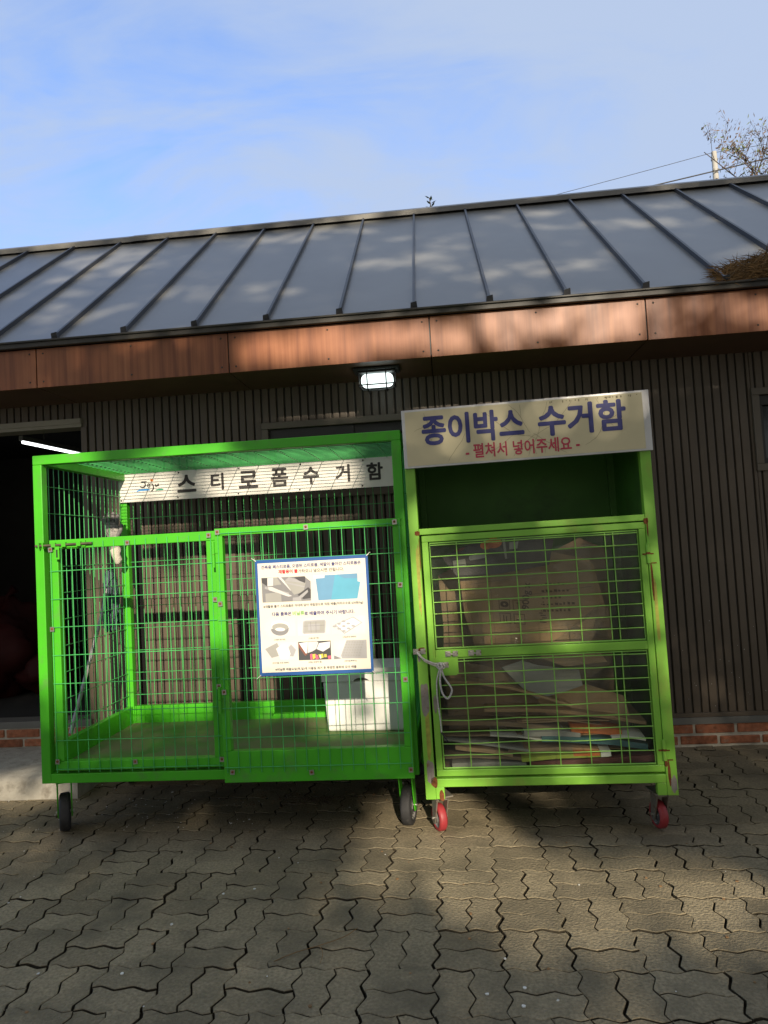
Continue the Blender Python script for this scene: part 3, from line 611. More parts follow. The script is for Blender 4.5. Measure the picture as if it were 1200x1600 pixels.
caster(cage, (.06, CD_-.14, 0), radians(20), .096, .052, RUBB, CGREEN, CZ0-.0005, RUBB); caster(cage, (CW-.07, CD_-.14, 0), radians(-30), .096, .052, RUBB, CGREEN, CZ0-.0005, RUBB)

# ------------------------------------------------------------------ notice tied to the cage door
Wp, Hp = .556, .562
poster = empty('notice_poster', (-2.1+1.449, 3.375-.062-.0116, 1.073), (0, 0, -.008)); tag(poster, 'blue-bordered white notice with small pictures tied to the cage door', 'notice')
b = MB(); b.box(-Wp/2, Wp/2, 0, .003, -Hp/2, Hp/2); b.build('border', PBLUE, poster)
bx, bt, bb_ = .0125, .0165, .0165
b = MB(); b.box(-Wp/2+bx, Wp/2-bx, -.0008, -.0001, -Hp/2+bb_, Hp/2-bt); b.build('sheet', PAPER, poster)
b = MB()
for sx in (-1, 1):
    for sz in (-1, 1):
        x, z = sx*(Wp/2-.006), sz*(Hp/2-.006); b.tube([(x, -.003, z), (x+sx*.012, -.004, z+sz*.010), (x+sx*.010, .012, z+sz*.012)], .0022, 6); b.tube([(x+sx*.009, -.004, z+sz*.009), (x+sx*.02, -.012, z+sz*.016)], .0016, 6)
b.build('cable_tie', SIGNW, poster)
EU, EV, O0 = (957.0, -60.0), (57.0, 975.0), (100.0, 160.0)
def pq(a, c):                                             # the notice's own layout grid
    a -= O0[0]; c -= O0[1]; det = EU[0]*EV[1]-EU[1]*EV[0]; u = (a*EV[1]-c*EV[0])/det; v = (EU[0]*c-EU[1]*a)/det
    return (-Wp/2+u*Wp, Hp/2-v*Hp)
def line(body, xa, ya_, xb, yb3, m, bold=0.012, parts=None):
    (x0, z0), (x1, z1) = pq(xa, ya_), pq(xb, yb3); mb = MB(); put_text(mb, body, (x0+x1)/2, (z0+z1)/2, -.0016, width=x1-x0, bold=bold*1.6+.006); mb.build('lettering', m, poster)
line('건축용 폐스티로폼, 오염된 스티로폼, 색깔이 들어간 스티로폼은', 157, 222, 1000, 165, INKN)
line('재활용이 불', 305, 252, 468, 246, INKRR, .02); line('가하오니 넣으시면 안됩니다.', 473, 247, 858, 222, INKG, .006)
line('※재활용 불가 스티로폼은 마대에 담아 매립장으로 직접 배출(처리수수료 630원/kg)', 180, 553, 1022, 500, INKG, .010)
line('다음 품목은', 255, 612, 418, 603, INKN, .016); line('비닐류', 430, 603, 527, 595, INKV, .016); line('로 배출하여 주시기 바랍니다.', 530, 598, 950, 578, INKN, .016)
for s, x0, x1, y in (('(사발면 용기류)', 275, 370, 824), ('(식품 용기류)', 568, 655, 806), ('(과일포장 완충재)', 855, 965, 788), ('(전자제품 포장 완충재)', 262, 402, 1018), ('(과일 포장재 등)', 568, 680, 1004), ('(에어캡(뽁뽁이))', 870, 972, 987)): line(s, x0, y+3, x1, y-3, INKG, .004)
line('※비닐류 배출요일(목,일)에 이물질 제거 후 투명한 봉투에 모아 배출', 288, 1072, 970, 1038, INKG, .010)
PM = [LGREY, mat('print_dark_grey', (.06, .06, .065), .5), mat('print_mid_grey', (.22, .22, .23), .5), mat('print_pale', (.62, .61, .60), .5), mat('print_blue_a', (.13, .30, .47), .5), mat('print_blue_b', (.10, .37, .52), .5),
      mat('print_pink', (.65, .12, .22), .5), mat('print_yellow', (.62, .52, .08), .5), mat('print_brown', (.20, .08, .06), .5), mat('print_grey_light', (.36, .36, .37), .5), mat('print_white', (.74, .74, .73), .5), PAPER]
def photo(polys):
    mb = MB()
    for k, (m, pl) in enumerate(polys):
        p = [pq(*q) for q in pl]; n = len(p); ar = sum(p[i][0]*p[(i+1) % n][1]-p[(i+1) % n][0]*p[i][1] for i in range(n))
        if ar < 0: p = p[::-1]
        mb.add([(x, -.0012-.00012*k, z) for x, z in p], [tuple(range(n))], m)
    mb.build('picture', PM, poster)
def ell(cx, cy, rx, ry, a0=0, a1=2*pi, n=18): return [(cx+rx*cos(a0+(a1-a0)*k/(n if a1-a0 > 6 else n-1)), cy+ry*sin(a0+(a1-a0)*k/(n if a1-a0 > 6 else n-1))) for k in range(n)]
photo([(2, [(158, 308), (522, 288), (580, 330), (585, 492), (172, 516)]), (1, [(160, 310), (250, 304), (215, 380), (165, 350)]), (3, [(210, 308), (262, 303), (262, 372), (212, 378)]), (0, [(268, 302), (290, 300), (330, 360), (268, 370)]),
       (9, [(190, 380), (250, 390), (400, 430), (395, 445), (190, 400)]), (3, [(305, 300), (325, 297), (418, 395), (410, 412)]), (0, [(355, 330), (395, 296), (540, 335), (520, 420), (440, 445)]), (9, [(365, 330), (395, 300), (530, 335), (528, 345)]), (9, [(362, 350), (380, 340), (530, 372), (526, 382)]),
       (3, [(218, 385), (250, 382), (425, 455), (395, 462), (225, 410)]), (0, [(195, 440), (290, 428), (330, 440), (335, 505), (200, 513)]), (1, [(470, 445), (560, 380), (583, 400), (584, 470), (520, 480)]), (9, [(480, 460), (555, 400), (560, 420), (510, 470)]), (9, [(430, 470), (500, 462), (505, 495), (430, 500)]),
       (1, [(520, 288), (535, 290), (535, 345), (480, 325), (440, 300)])])
photo([(3, [(597, 280), (1020, 255), (1027, 468), (603, 497)]), (10, [(600, 282), (690, 276), (690, 300), (602, 306)]), (4, [(622, 308), (697, 300), (697, 278), (785, 272), (765, 480), (648, 490)]), (5, [(785, 272), (972, 258), (975, 325), (998, 330), (975, 468), (755, 482)]), (4, [(800, 272), (972, 258), (974, 300), (860, 300)])])
photo([(3, [(178, 662), (452, 640), (456, 790), (186, 806)]), (10, ell(325, 705, 80, 42)), (2, [(248, 735)]+ell(322, 735, 76, 55, pi*.92, pi*.08, 12)+[(398, 722)]), (0, ell(325, 718, 70, 32)), (10, ell(325, 738, 42, 15))])
photo([(3, [(470, 642), (744, 626), (748, 772), (476, 790)]), (9, [(520, 668), (540, 660), (700, 650), (710, 665), (706, 755), (695, 762), (525, 772), (515, 760)]), (0, [(530, 672), (698, 660), (698, 750), (530, 762)]), (9, [(560, 690), (660, 682), (660, 735), (562, 742)]), (2, [(525, 706), (700, 694), (700, 697), (525, 709)]), (2, [(580, 668), (584, 668), (590, 760), (586, 760)]), (2, [(625, 665), (629, 665), (632, 756), (628, 756)])])
photo([(3, [(757, 622), (1040, 608), (1046, 762), (764, 774)]), (9, [(785, 690), (940, 620), (1016, 668), (868, 765)]), (10, [(797, 690), (938, 628), (1004, 668), (868, 754)])]+[(9, ell(860+40*i-38*j, 660+18*i+22*j, 17, 9, n=10)) for i in range(3) for j in range(3)])
photo([(3, [(188, 858), (462, 838), (468, 985), (196, 1004)]), (0, [(198, 905), (300, 850), (350, 950), (255, 978)]), (9, [(385, 900), (418, 862), (462, 905), (440, 962), (405, 960)]), (10, [(292, 900), (345, 862), (390, 872), (415, 940), (395, 985), (330, 990)])])
photo([(1, [(478, 840), (752, 822), (760, 978), (486, 993)]), (8, [(480, 845), (500, 850), (560, 940), (540, 955), (482, 880)]), (10, [(485, 850), (560, 838), (555, 930), (545, 935)]), (3, [(562, 838), (640, 832), (600, 915), (560, 930)]), (10, [(655, 845), (748, 830), (745, 880), (690, 915), (635, 895)]), (3, [(600, 915), (640, 834), (650, 840), (632, 895)]),
       (6, [(580, 940), (600, 935), (600, 985), (585, 985)]), (7, [(600, 940), (625, 935), (640, 960), (605, 983)]), (6, [(622, 938), (645, 945), (655, 975), (630, 983)]), (7, [(650, 940), (690, 932), (695, 965), (665, 975)]), (10, [(660, 945), (672, 942), (676, 972), (664, 973)]), (7, [(700, 935), (720, 935), (722, 960), (700, 962)]), (6, [(728, 950), (755, 945), (757, 970), (735, 975)])])
photo([(3, [(775, 822), (1052, 808), (1058, 962), (782, 978)]), (2, [(782, 945), (845, 968), (782, 978)]), (9, [(885, 816), (1052, 808), (1058, 962), (850, 968), (840, 945)])]+[(0, ell(890+22*i-6*j, 832+22*j-i, 7, 6, n=6)) for i in range(7) for j in range(6)])

# ------------------------------------------------------------------ foam box in the cage
box = empty('styrofoam_box', (-2.1+1.62, 3.375+.70, .3455), (0, 0, -.06)); tag(box, 'white styrofoam box with lid on the floor of the mesh cage', 'box')
b = MB(); bw, bd = .255, .15
b.prism([(-bw+.012, -bd+.008), (bw-.012, -bd+.008), (bw-.012, bd-.008), (-bw+.012, bd-.008)], 0, .02, 0, 'z')
vs = [(-bw+.014, -bd+.01, 0), (bw-.014, -bd+.01, 0), (bw-.014, bd-.01, 0), (-bw+.014, bd-.01, 0), (-bw, -bd, .285), (bw, -bd, .285), (bw, bd, .285), (-bw, bd, .285)]
b = MB(); b.add(vs, [(0, 3, 2, 1), (4, 5, 6, 7), (0, 1, 5, 4), (1, 2, 6, 5), (2, 3, 7, 6), (3, 0, 4, 7)], 0); b.build('body', FOAM, box, 0.014, seg=4)
b = MB(); n = 14; pl = [(-bw-.006, .0), (-.03-.045, .0)]+[(-.03+.045*-cos(pi*k/n), .018*sin(pi*k/n)) for k in range(1, n)]+[(-.03+.045, 0), (bw+.006, 0), (bw+.006, .072), (-bw-.006, .072)]
b.prism(pl, -bd-.006, bd+.006, 0, 'y'); b.build('lid', FOAM, box, 0.006, seg=2, loc=(0, 0, .2862))
# mop hung outside the cage
mop = empty('hung_mop', (-2.155, 4.27, 1.30)); tag(mop, 'grey-blue string mop hanging head up on the cage side', 'mop')
b = MB(); hp = [Vector((.0, .0, .0)), Vector((-.004, -.12, -.25)), Vector((-.012, -.50, -.87))]
b.tube([tuple(p) for p in hp], .0115, 10); b.build('handle', MOPH, mop)
b = MB()
for k in range(170):
    a = rng.uniform(0, 2*pi); r_ = rng.uniform(.004, .034); L = rng.uniform(.22, .36); x, y = r_*cos(a)*.8, r_*sin(a)
    ex, ey = x*1.6+rng.gauss(0, .008), y*1.7+rng.gauss(0, .010)
    pts = [(x*.5, y*.5, .0), (x*.95, y*.95, .035-rng.random()*.02), (x*1.35, y*1.4, -.05), (ex, ey, -L*.55), (ex+rng.gauss(0, .012), ey+rng.gauss(0, .012), -L)]
    b.tube(pts, rng.uniform(.0045, .0065), 5)
b.build('yarn', MOPM, mop)
b = MB(); b.tube([(-.035, 0, -.12), (.035, .0, -.122)], .016, 10); b.tube([(0, 0, -.17), (0, 0, .03)], .018, 10); b.build('clamp', CHARC, mop)
# work glove hung on the mesh: cuff, palm, five fingers
gl = empty('work_glove', (-2.060, 4.16, 1.455)); tag(gl, 'grey-palmed cotton work glove stuck on the cage mesh above the mop', 'glove')
def glove_part(mb, pts, rad, m): mb.tube(pts, rad, 10, m)
b = MB()
vs, fs, n = [], [], 12
prof = [(.0, .030, .012), (.03, .033, .014), (.06, .036, .016), (.10, .045, .019), (.14, .050, .019), (.17, .046, .016), (.185, .035, .010)]
for z, rx, ry in prof:
    for k in range(n): w_ = 2*pi*k/n; vs.append((rx*cos(w_)-.02*z/.18, ry*sin(w_), z))
for j in range(len(prof)-1):
    for k in range(n): fs.append((j*n+k, j*n+(k+1) % n, (j+1)*n+(k+1) % n, (j+1)*n+k))
b.add(vs, fs, 0, True); b.add(vs[-n:], [tuple(range(n))], 0, True); b.build('palm', GLOVEP, gl)
b = MB()
for x, L, lean in ((-.050, .055, -.25), (-.028, .075, -.08), (-.004, .078, .05), (.018, .062, .2)):
    b.tube([(x, 0, .165), (x+lean*.03, -.010, .165+L*.5), (x+lean*.05, -.004, .165+L*.9), (x+lean*.055, 0, .165+L)], [.0125, .0122, .0105, .004], 10)
b.tube([(.022, -.004, .09), (.046, -.012, .125), (.054, -.010, .155), (.055, -.008, .165)], [.013, .0125, .010, .004], 10)
b.build('fingers', GLOVEG, gl)
b = MB(); b.tube([(.012, .0, -.085), (.016, .002, -.06), (.006, -.004, -.03), (.004, 0, .0), (0, 0, .012)], [.012, .027, .026, .034, .031], 12); b.build('cuff', GLOVEM, gl)

# ------------------------------------------------------------------ the cardboard bin
bin_ = empty('cardboard_bin', (-.1572, 3.300, 0), (0, -.0077, -.0383)); tag(bin_, 'yellow-green rusty steel bin on red casters with a cream sign on top', 'recycling bin', 'green recycling cages')
BW, BD, B0, B1 = 1.142, .80, .187, 2.02; t4 = .048
for x0, x1, y0_, y1_ in ((0, t4, 0, t4), (BW-t4, BW, 0, t4), (0, t4, BD-.04, BD), (BW-t4, BW, BD-.04, BD)):
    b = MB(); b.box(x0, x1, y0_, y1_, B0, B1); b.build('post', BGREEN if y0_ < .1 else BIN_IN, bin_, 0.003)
def bbar(name, *a, m=BGREEN): b = MB(); b.box(*a); return b.build(name, m, bin_, 0.0025)
bbar('cross_beam', t4+.0005, BW-t4-.0005, .004, .044, 1.432, 1.461)
bbar('bottom_beam', t4+.0005, BW-t4-.0005, .002, .046, .243, .281)
bbar('bottom_beam', t4+.0005, BW-t4-.0005, BD-.044, BD-.002, .243, .281)
bbar('leg_stub', t4+.0005, .089, .003, .045, B0, .2425); bbar('leg_stub', BW-.089, BW-t4-.0005, .003, .045, B0, .2425)
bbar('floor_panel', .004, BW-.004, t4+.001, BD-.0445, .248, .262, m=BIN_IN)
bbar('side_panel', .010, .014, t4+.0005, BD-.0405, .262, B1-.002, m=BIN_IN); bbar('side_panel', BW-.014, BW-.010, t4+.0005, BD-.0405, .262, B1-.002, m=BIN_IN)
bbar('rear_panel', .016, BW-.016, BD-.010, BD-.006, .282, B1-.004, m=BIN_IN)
bbar('top_panel', 0, BW, .0, BD, B1+.0005, B1+.006, m=BGREEN)
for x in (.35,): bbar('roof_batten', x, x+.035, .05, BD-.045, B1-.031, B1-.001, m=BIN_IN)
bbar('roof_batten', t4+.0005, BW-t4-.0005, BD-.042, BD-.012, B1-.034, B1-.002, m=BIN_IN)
# sign on top
sg = MB(); sg.box(.002, 1.149, -.020, -.0015, 1.752, 2.033); sgn = sg.build('sign_board', ALU, bin_, 0.0015)
b = MB(); b.box(.018, 1.118, -.0222, -.0202, 1.762, 2.023); b.build('sign_face', SIGNC, sgn)
for w_, cx, ww in (('종이박스', .336, .474), ('수거함', .841, .392)): lt = MB(); put_text(lt, w_, cx, 1.9275, -.0231, width=ww, height=.138, bold=.032); lt.build('lettering', INKN, sgn)
lt = MB(); put_text(lt, '- 펼쳐서 넣어주세요 -', .560, 1.8125, -.0231, width=.525, height=.066, bold=.020); lt.build('lettering', INKR, sgn)
CKM = mat('crack_grime', (.26, .22, .13), .8); ck = MB()
def crack(x, z, ang, L, depth=0):                         # cracked film on the sign face
    pts = [(x, z)]
    for k in range(int(L/.012)):
        ang += rng.gauss(0, .10); x += .012*cos(ang); z += .012*sin(ang)
        if not (.03 < x < 1.10 and 1.768 < z < 2.018): break
        pts.append((x, z))
        if depth < 2 and rng.random() < .07: crack(x, z, ang+rng.choice((-1, 1))*rng.uniform(.5, 1.1), L*.5, depth+1)
    if len(pts) > 2: brush(ck, pts, 0, .0016-.0003*depth, -.0227)
for a in [.5, 1.2, 2.0, 2.7, 3.5, 4.3, 5.2, 5.8]: ck = MB(); crack(.62+rng.uniform(-.02, .02), 1.86+rng.uniform(-.02, .02), a, .30); ck.build('crack', CKM, sgn)
for a in ((.11, 2.012, -1.1, .16), (.30, 1.90, -2.0, .2), (.85, 1.80, .5, .2)): ck = MB(); crack(*a); ck.build('crack', CKM, sgn)
ck = MB()
for k in range(26): x = .7+rng.random()*.4; ck.box(x, x+rng.uniform(.002, .006), -.0226, -.0223, 2.012-rng.random()*.008, 2.016)
ck.build('grime', CKM, sgn)
# door
bd_ = MB(); q = .030; X0, X1, Z0, Z1 = .058, 1.092, .291, 1.426
bd_.box(X0, X1, .006, .036, Z1-q, Z1); bd_.box(X0, X1, .006, .036, Z0, Z0+q); bd_.box(X0, X0+q, .006, .036, Z0+q+.0005, Z1-q-.0005); bd_.box(X1-q, X1, .006, .036, Z0+q+.0005, Z1-q-.0005)
bd_.box(X0+q+.0005, X1-q-.0005, .006, .036, .844, .882)
bdo = bd_.build('door', BGREEN, bin_, 0.0025)
b = MB()
for (za, zb2, wob, vx) in ((.889, 1.389, .001, (.222, .357, .495, .634, .773, .909, .945)), (.328, .838, .0022, (.222, .357, .495, .634, .773, .909, .945))):
    xa, xb = X0+q+.007, X1-q-.007
    for x in vx: b.tube([(x, .012, za), (x+rng.uniform(-wob, wob), .012, (za+zb2)/2), (x, .012, zb2)], .0026, 6)
    z = zb2-.010 if za > .8 else zb2-.014
    b.tube([(xa, .013, za), (xb, .013, za), (xb, .013, zb2), (xa, .013, zb2), (xa, .013, za)], .0040, 6)
    while z > za+.02:
        pts = [(xa+(xb-xa)*k/8, .0075+rng.uniform(-wob, wob), z+(rng.uniform(-wob, wob)*(1.6 if za < .8 and z < .6 else 1) if 0 < k < 8 else 0)) for k in range(9)]
        b.tube(pts, .0026, 6); z -= .0545
b.build('wire_mesh', BWIRE, bdo)
b = MB(); b.box(X0+q+.002, X1-q-.002, .024, .0252, Z0+q+.002, .843); b.box(X0+q+.002, X1-q-.002, .024, .0252, .883, Z1-q-.002); b.build('clear_sheet', CLEAR, bdo)
for z in (1.235, .345):
    b = MB(); b.tube([(1.094, -.004, z), (1.094, -.004, z+.046)], .0085, 10, 0); b.tube([(1.094, -.004, z+.048), (1.094, -.004, z+.092)], .0085, 10, 0)
    b.tube([(1.094, -.004, z+.042), (1.094, -.004, z+.052)], .0092, 10, 1); b.box(1.070, 1.118, -.0015, .0058, z+.040, z+.046, 1); b.box(1.085, 1.128, -.0022, .0015, z-.002, z+.003, 1)
    b.build('hinge', [BGREEN, RUST], bdo)
pl = MB(); pl.prism([(.060, .846), (.060, .762), (.182, .762), (.193, .773), (.193, .846)], -.004, -.0005, 0); po = pl.build('lock_plate', BGREEN, bdo, 0.001, loc=(0, .006, 0))
def latch(parent, x, z, y):
    b = MB(); b.box(-.030, -.004, -.004, 0, -.013, .013); b.box(.006, .030, -.004, 0, -.013, .013); b.box(-.022, -.004, -.018, -.0042, -.009, .009); b.box(.006, .018, -.020, -.0042, -.010, .010)
    b.tube([(-.026, -.011, 0), (.02, -.011, 0)], .004, 8); b.build('latch', STEEL, parent, 0.001, loc=(x, y, z))
latch(bdo, .165, .862, .0055); latch(bdo, .274, .862, .0055); latch(bdo, .118, .812, .0015); latch(bin_, .014, .880, -.0005)
def flake(name, x0, z0, w_, h_, y, m, seed, n=22):
    pts = []
    for k in range(n):
        a = 2*pi*k/n; s = 1+.35*mnoise.noise((cos(a)*1.7+seed, sin(a)*1.7, seed*2.3)); cx = cos(a); sx = sin(a)
        pts.append((x0+w_/2*max(-1, min(1, cx*1.25*s)), z0+h_/2*sx*s))
    b = MB(); b.prism(pts, y-.0006, y+.0002, 0); return b.build(name, m, bin_)
flake('paint_chip', .026, .655, .036, .150, 0, PRIMER, 1); flake('paint_chip', .073, .63, .018, .08, .006, PRIMER, 2.2); flake('paint_chip', .030, .315, .034, .10, 0, PRIMER, 3.4); flake('paint_chip', .010, .85, .012, .04, 0, PRIMER, 4.1); flake('paint_chip', 1.125, .235, .026, .08, 0, PRIMER, 5.7)
for x, z, w_, h_, y, s in ((.040, 1.440, .024, .024, 0, 6.2), (1.096, 1.43, .02, .03, .0, 7.3), (.044, .268, .03, .05, 0, 8.4), (1.098, .335, .012, .04, 0, 9.9), (.025, .885, .03, .03, 0, 10.3), (.046, 1.34, .004, .16, 0, 11.1), (1.104, 1.15, .009, .17, 0, 12.5), (1.108, .285, .012, .10, 0, 13.3), (1.10, 1.40, .007, .09, 0, 14.2), (.075, .205, .022, .05, .003, 15.0)):
    flake('rust_stain', x, z, w_, h_, y, RUST, s)
STW = mat('rust_wash', (.34, .34, .05), .6, var=.3, vscale=30)
for x, z, w_, h_, s in ((.034, 1.22, .016, .36, 21.1), (1.112, 1.02, .014, .30, 22.2), (.03, .50, .02, .26, 23.3)): flake('rust_stain', x, z, w_, h_, .0003, STW, s)
HUBG = mat('grey_hub', (.30, .29, .28), .5, metal=.4, var=.2, vscale=20)
FORKZ = mat('tarnished_fork', (.26, .24, .20), .5, metal=.5, var=.2, vscale=20, dirt=(.15, .07, .03), dscale=20, dthr=(.5, .7))
caster(bin_, (.062, .085, 0), radians(24), .064, .042, REDW, FORKZ, B0-.0005, HUBG); caster(bin_, (BW-.062, .085, 0), radians(12), .064, .042, REDW, FORKZ, B0-.0005, RIMB)
caster(bin_, (.062, BD-.10, 0), radians(120), .064, .042, REDW, FORKZ, B0-.0005, HUBG); caster(bin_, (BW-.062, BD-.10, 0), radians(70), .064, .042, REDW, FORKZ, B0-.0005, HUBG)
BM = Matrix.Translation(bin_.location) @ bin_.rotation_euler.to_matrix().to_4x4()
def Wb(p): return BM @ Vector(p)
# rope that ties the door shut
def smooth(pts, n=6):
    out = []; P_ = [Vector(p) for p in pts]
    for k in range(len(P_)-1):
        p0, p1, p2, p3 = P_[max(k-1, 0)], P_[k], P_[k+1], P_[min(k+2, len(P_)-1)]
        for q_ in range(n):
            t = q_/n; out.append(0.5*((2*p1)+(-p0+p2)*t+(2*p0-5*p1+4*p2-p3)*t*t+(-p0+3*p1-3*p2+p3)*t**3))
    out.append(P_[-1]); return out
rope = empty('rope', tuple(Wb((.11, -.02, .80)))); tag(rope, 'frayed white rope knotted through the latch of the bin door', 'rope'); rinv = Vector(rope.location)
def rp_(mb, pts, r): mb.tube([tuple(Wb(p)-rinv) for p in smooth(pts)], r, 8)
b = MB(); rp_(b, [(.004, -.022, .882), (.020, -.036, .862), (.05, -.034, .84), (.085, -.030, .825), (.118, -.026, .818)], .0042); rp_(b, [(.012, -.026, .876), (.036, -.030, .842), (.07, -.028, .822), (.112, -.028, .806)], .0042); b.build('tie', ROPEM, rope)
b = MB(); rp_(b, [(.100, -.026, .822), (.122, -.040, .826), (.128, -.034, .806), (.104, -.038, .802), (.100, -.030, .818)], .0050); rp_(b, [(.11, -.04, .83), (.118, -.044, .812), (.108, -.040, .798)], .0046); b.build('knot', ROPEM, rope)
b = MB(); rp_(b, [(.112, -.034, .80), (.104, -.030, .74), (.112, -.028, .685), (.135, -.027, .660), (.155, -.028, .690), (.152, -.030, .715), (.125, -.032, .76), (.115, -.035, .80)], .0044)
rp_(b, [(.106, -.034, .80), (.088, -.022, .74), (.086, -.012, .65), (.092, -.008, .56), (.094, -.006, .50)], .0034); b.build('loop', ROPEM, rope)
b = MB(); rp_(b, [(.094, -.006, .50), (.108, -.008, .475), (.122, -.010, .455)], .0036); b.build('rope_end', INKB, rope)

# ------------------------------------------------------------------ cardboard in the bin
def outline_box(name, poly, y, th, tilt, m, label, cat='cardboard', extra=None, wave=.01, seed=1, group='flattened boxes in the bin'):
    """a folded carton standing in the bin: outline in the bin's (x,z), its own thickness, leaning back by tilt"""
    cx = sum(p[0] for p in poly)/len(poly); cz = min(p[1] for p in poly)
    root = empty(name, tuple(Wb((cx, y, cz))), (-tilt, -.0077, -.0383))
    b = MB(); b.prism([(a-cx, c-cz) for a, c in poly], 0, th, 0); o = b.build('board', m, root, 0.004)
    if extra:
        for nm, mm, fn in extra:
            e = MB(); fn(e, cx, cz); e.build(nm, mm, root)
    tag(root, label, cat, group); return root
def icons(e, cx, cz):
    def rc(x, z, w_, h_, t=.003, a=-.10):
        for (x0, z0, x1, z1) in ((x, z, x+w_, z+t), (x, z+h_-t, x+w_, z+h_), (x, z+t, x+t, z+h_-t), (x+w_-t, z+t, x+w_, z+h_-t)): quad(x0, z0, x1, z1)
    def quad(x0, z0, x1, z1): e.add([(u-cx, -.0007, v-cz+(u-.5)*-.12) for u, v in ((x0, z0), (x1, z0), (x1, z1), (x0, z1))], [(0, 1, 2, 3)], 0)
    for ix in range(2):
        for iz in range(2): rc(.408+ix*.068, .965+iz*.068, .054, .050)
    for k in range(14): a = 2*pi*k/14; quad(.435+.014*cos(a)-.006, 1.058+.010*sin(a)-.005, .435+.014*cos(a)+.006, 1.058+.010*sin(a)+.005)
    quad(.500, 1.035, .504, 1.075); quad(.494, 1.066, .510, 1.070); quad(.425, .97, .430, 1.005); quad(.438, .97, .443, 1.0); quad(.488, .985, .515, .99); quad(.493, .975, .508, .98)
    put_text(e, '900g x', .548-cx, 1.10-cz, -.0007, width=.13, bold=.02, rot=pi/2-.12)
    for k in range(5):
        for j in range(rng.randint(5, 9)): x = .62+j*.020; z = 1.15-k*.032+(x-.5)*.10; quad(x, z, x+rng.uniform(.008, .015), z+rng.uniform(.006, .013))
    for k in range(10): quad(.60+rng.random()*.03, .98+k*.011, .612+rng.random()*.03, .985+k*.011)
def folds(e, cx, cz):
    for z in (1.19, 1.10, .93): e.add([(x-cx, -.0006, v-cz+(x-.5)*.08) for x, v in ((.27, z), (.86, z), (.86, z+.003), (.27, z+.003))], [(0, 1, 2, 3)], 0)
    e.add([(x-cx, -.0006, v-cz) for x, v in ((.378, .86), (.381, .86), (.372, 1.29), (.369, 1.29))], [(0, 1, 2, 3)], 0)
outline_box('flattened_carton', [(.222, 1.235), (.235, 1.262), (.39, 1.308), (.68, 1.312), (.858, 1.262), (.878, 1.235), (.918, 1.03), (.912, .985), (.80, .815), (.77, .805), (.300, .835), (.280, .855), (.236, 1.02)], .17, .10, .05, KRAFT, 'large brown carton with printed handling symbols in the bin', extra=[('print', KINK, icons), ('crease', KRAFT3, folds)])
wr = MB(); nu, nv = 40, 40; vs, fs = [], []
for j in range(nv+1):
    for k in range(nu+1):
        x, z = .20+.75*k/nu, .69+.65*j/nv; d_ = .014*mnoise.noise((x*9, z*4, 2.0))+.008*mnoise.noise((x*22, z*17, 5.0)); e_ = max(0, abs(k/nu-.5)*2-.75)*.24
        vs.append(Wb((x, .135+d_+e_+.06*(z-.69), z)))
for j in range(nv):
    for k in range(nu): fs.append((j*(nu+1)+k, j*(nu+1)+k+1, (j+1)*(nu+1)+k+1, (j+1)*(nu+1)+k))
wr.add(vs, fs, 0, True); tag(wr.build('plastic_wrap', WRAP), 'clear crinkled plastic film over the large brown carton', 'film')
def darkprint(e, cx, cz):
    def pl(pts, m): 
        n = len(pts); ar = sum(pts[i][0]*pts[(i+1) % n][1]-pts[(i+1) % n][0]*pts[i][1] for i in range(n)); pts = pts if ar > 0 else pts[::-1]
        e.add([(a-cx, -.0009-.0002*m, c-cz) for a, c in pts], [tuple(range(n))], m)
    pl([(.20, 1.262), (.262, 1.268), (.258, 1.302), (.196, 1.296)], 0); pl([(.475, 1.335), (.515, 1.338), (.522, 1.372), (.478, 1.37)], 0); pl([(.452, 1.29), (.462, 1.29), (.458, 1.392), (.444, 1.392)], 0)
    for x, z, rx, rz in ((.365, 1.362, .030, .020), (.402, 1.372, .040, .026)): pl([(x+rx*cos(2*pi*k/16), z+rz*sin(2*pi*k/16)) for k in range(16)], 1)
    pl([(.39, 1.372), (.43, 1.366), (.428, 1.372), (.392, 1.38)], 2); pl([(.352, 1.388), (.372, 1.392), (.368, 1.376), (.356, 1.376)], 0)
    pl([(.284+.007*cos(2*pi*k/10), 1.305+.012*sin(2*pi*k/10)) for k in range(10)], 3); pl([(.284, 1.293), (.352, 1.301), (.352, 1.325), (.284, 1.317)], 3); pl([(.352+.007*cos(2*pi*k/10), 1.313+.012*sin(2*pi*k/10)) for k in range(10)], 3)
    pl([(.21, 1.352), (.262, 1.36), (.25, 1.345), (.215, 1.338)], 4)
def flap(e, cx, cz):
    e.prism([(a-cx, c-cz) for a, c in ((.585, .835), (.70, .90), (.895, 1.045), (.915, 1.03), (.912, .985), (.80, .815))], -.010, -.0015, 0)
    e.prism([(a-cx, c-cz) for a, c in ((.775, .945), (.84, .985), (.865, .975), (.85, .93), (.80, .92))], -.016, -.0105, 1)
    e.prism([(a-cx, c-cz) for a, c in ((.235, 1.03), (.30, 1.04), (.33, .86), (.285, .858))], -.008, -.0015, 0)
cart = bpy.data.objects['flattened_carton']
PG_ = [(.222, 1.235), (.235, 1.262), (.39, 1.308), (.68, 1.312), (.858, 1.262), (.878, 1.235), (.918, 1.03), (.912, .985), (.80, .815), (.77, .805), (.300, .835), (.280, .855), (.236, 1.02)]
e_ = MB(); flap(e_, sum(p[0] for p in PG_)/len(PG_), min(p[1] for p in PG_)); e_.build('flap', [KRAFT3, KRAFT2], cart, 0.001)
outline_box('flattened_carton', [(.30, .86), (.34, .70), (.72, .62), (.93, .74), (.95, .90), (.85, .93)], .235, .06, .10, KRAFT3, 'dull brown carton wedged below and behind the large printed one')
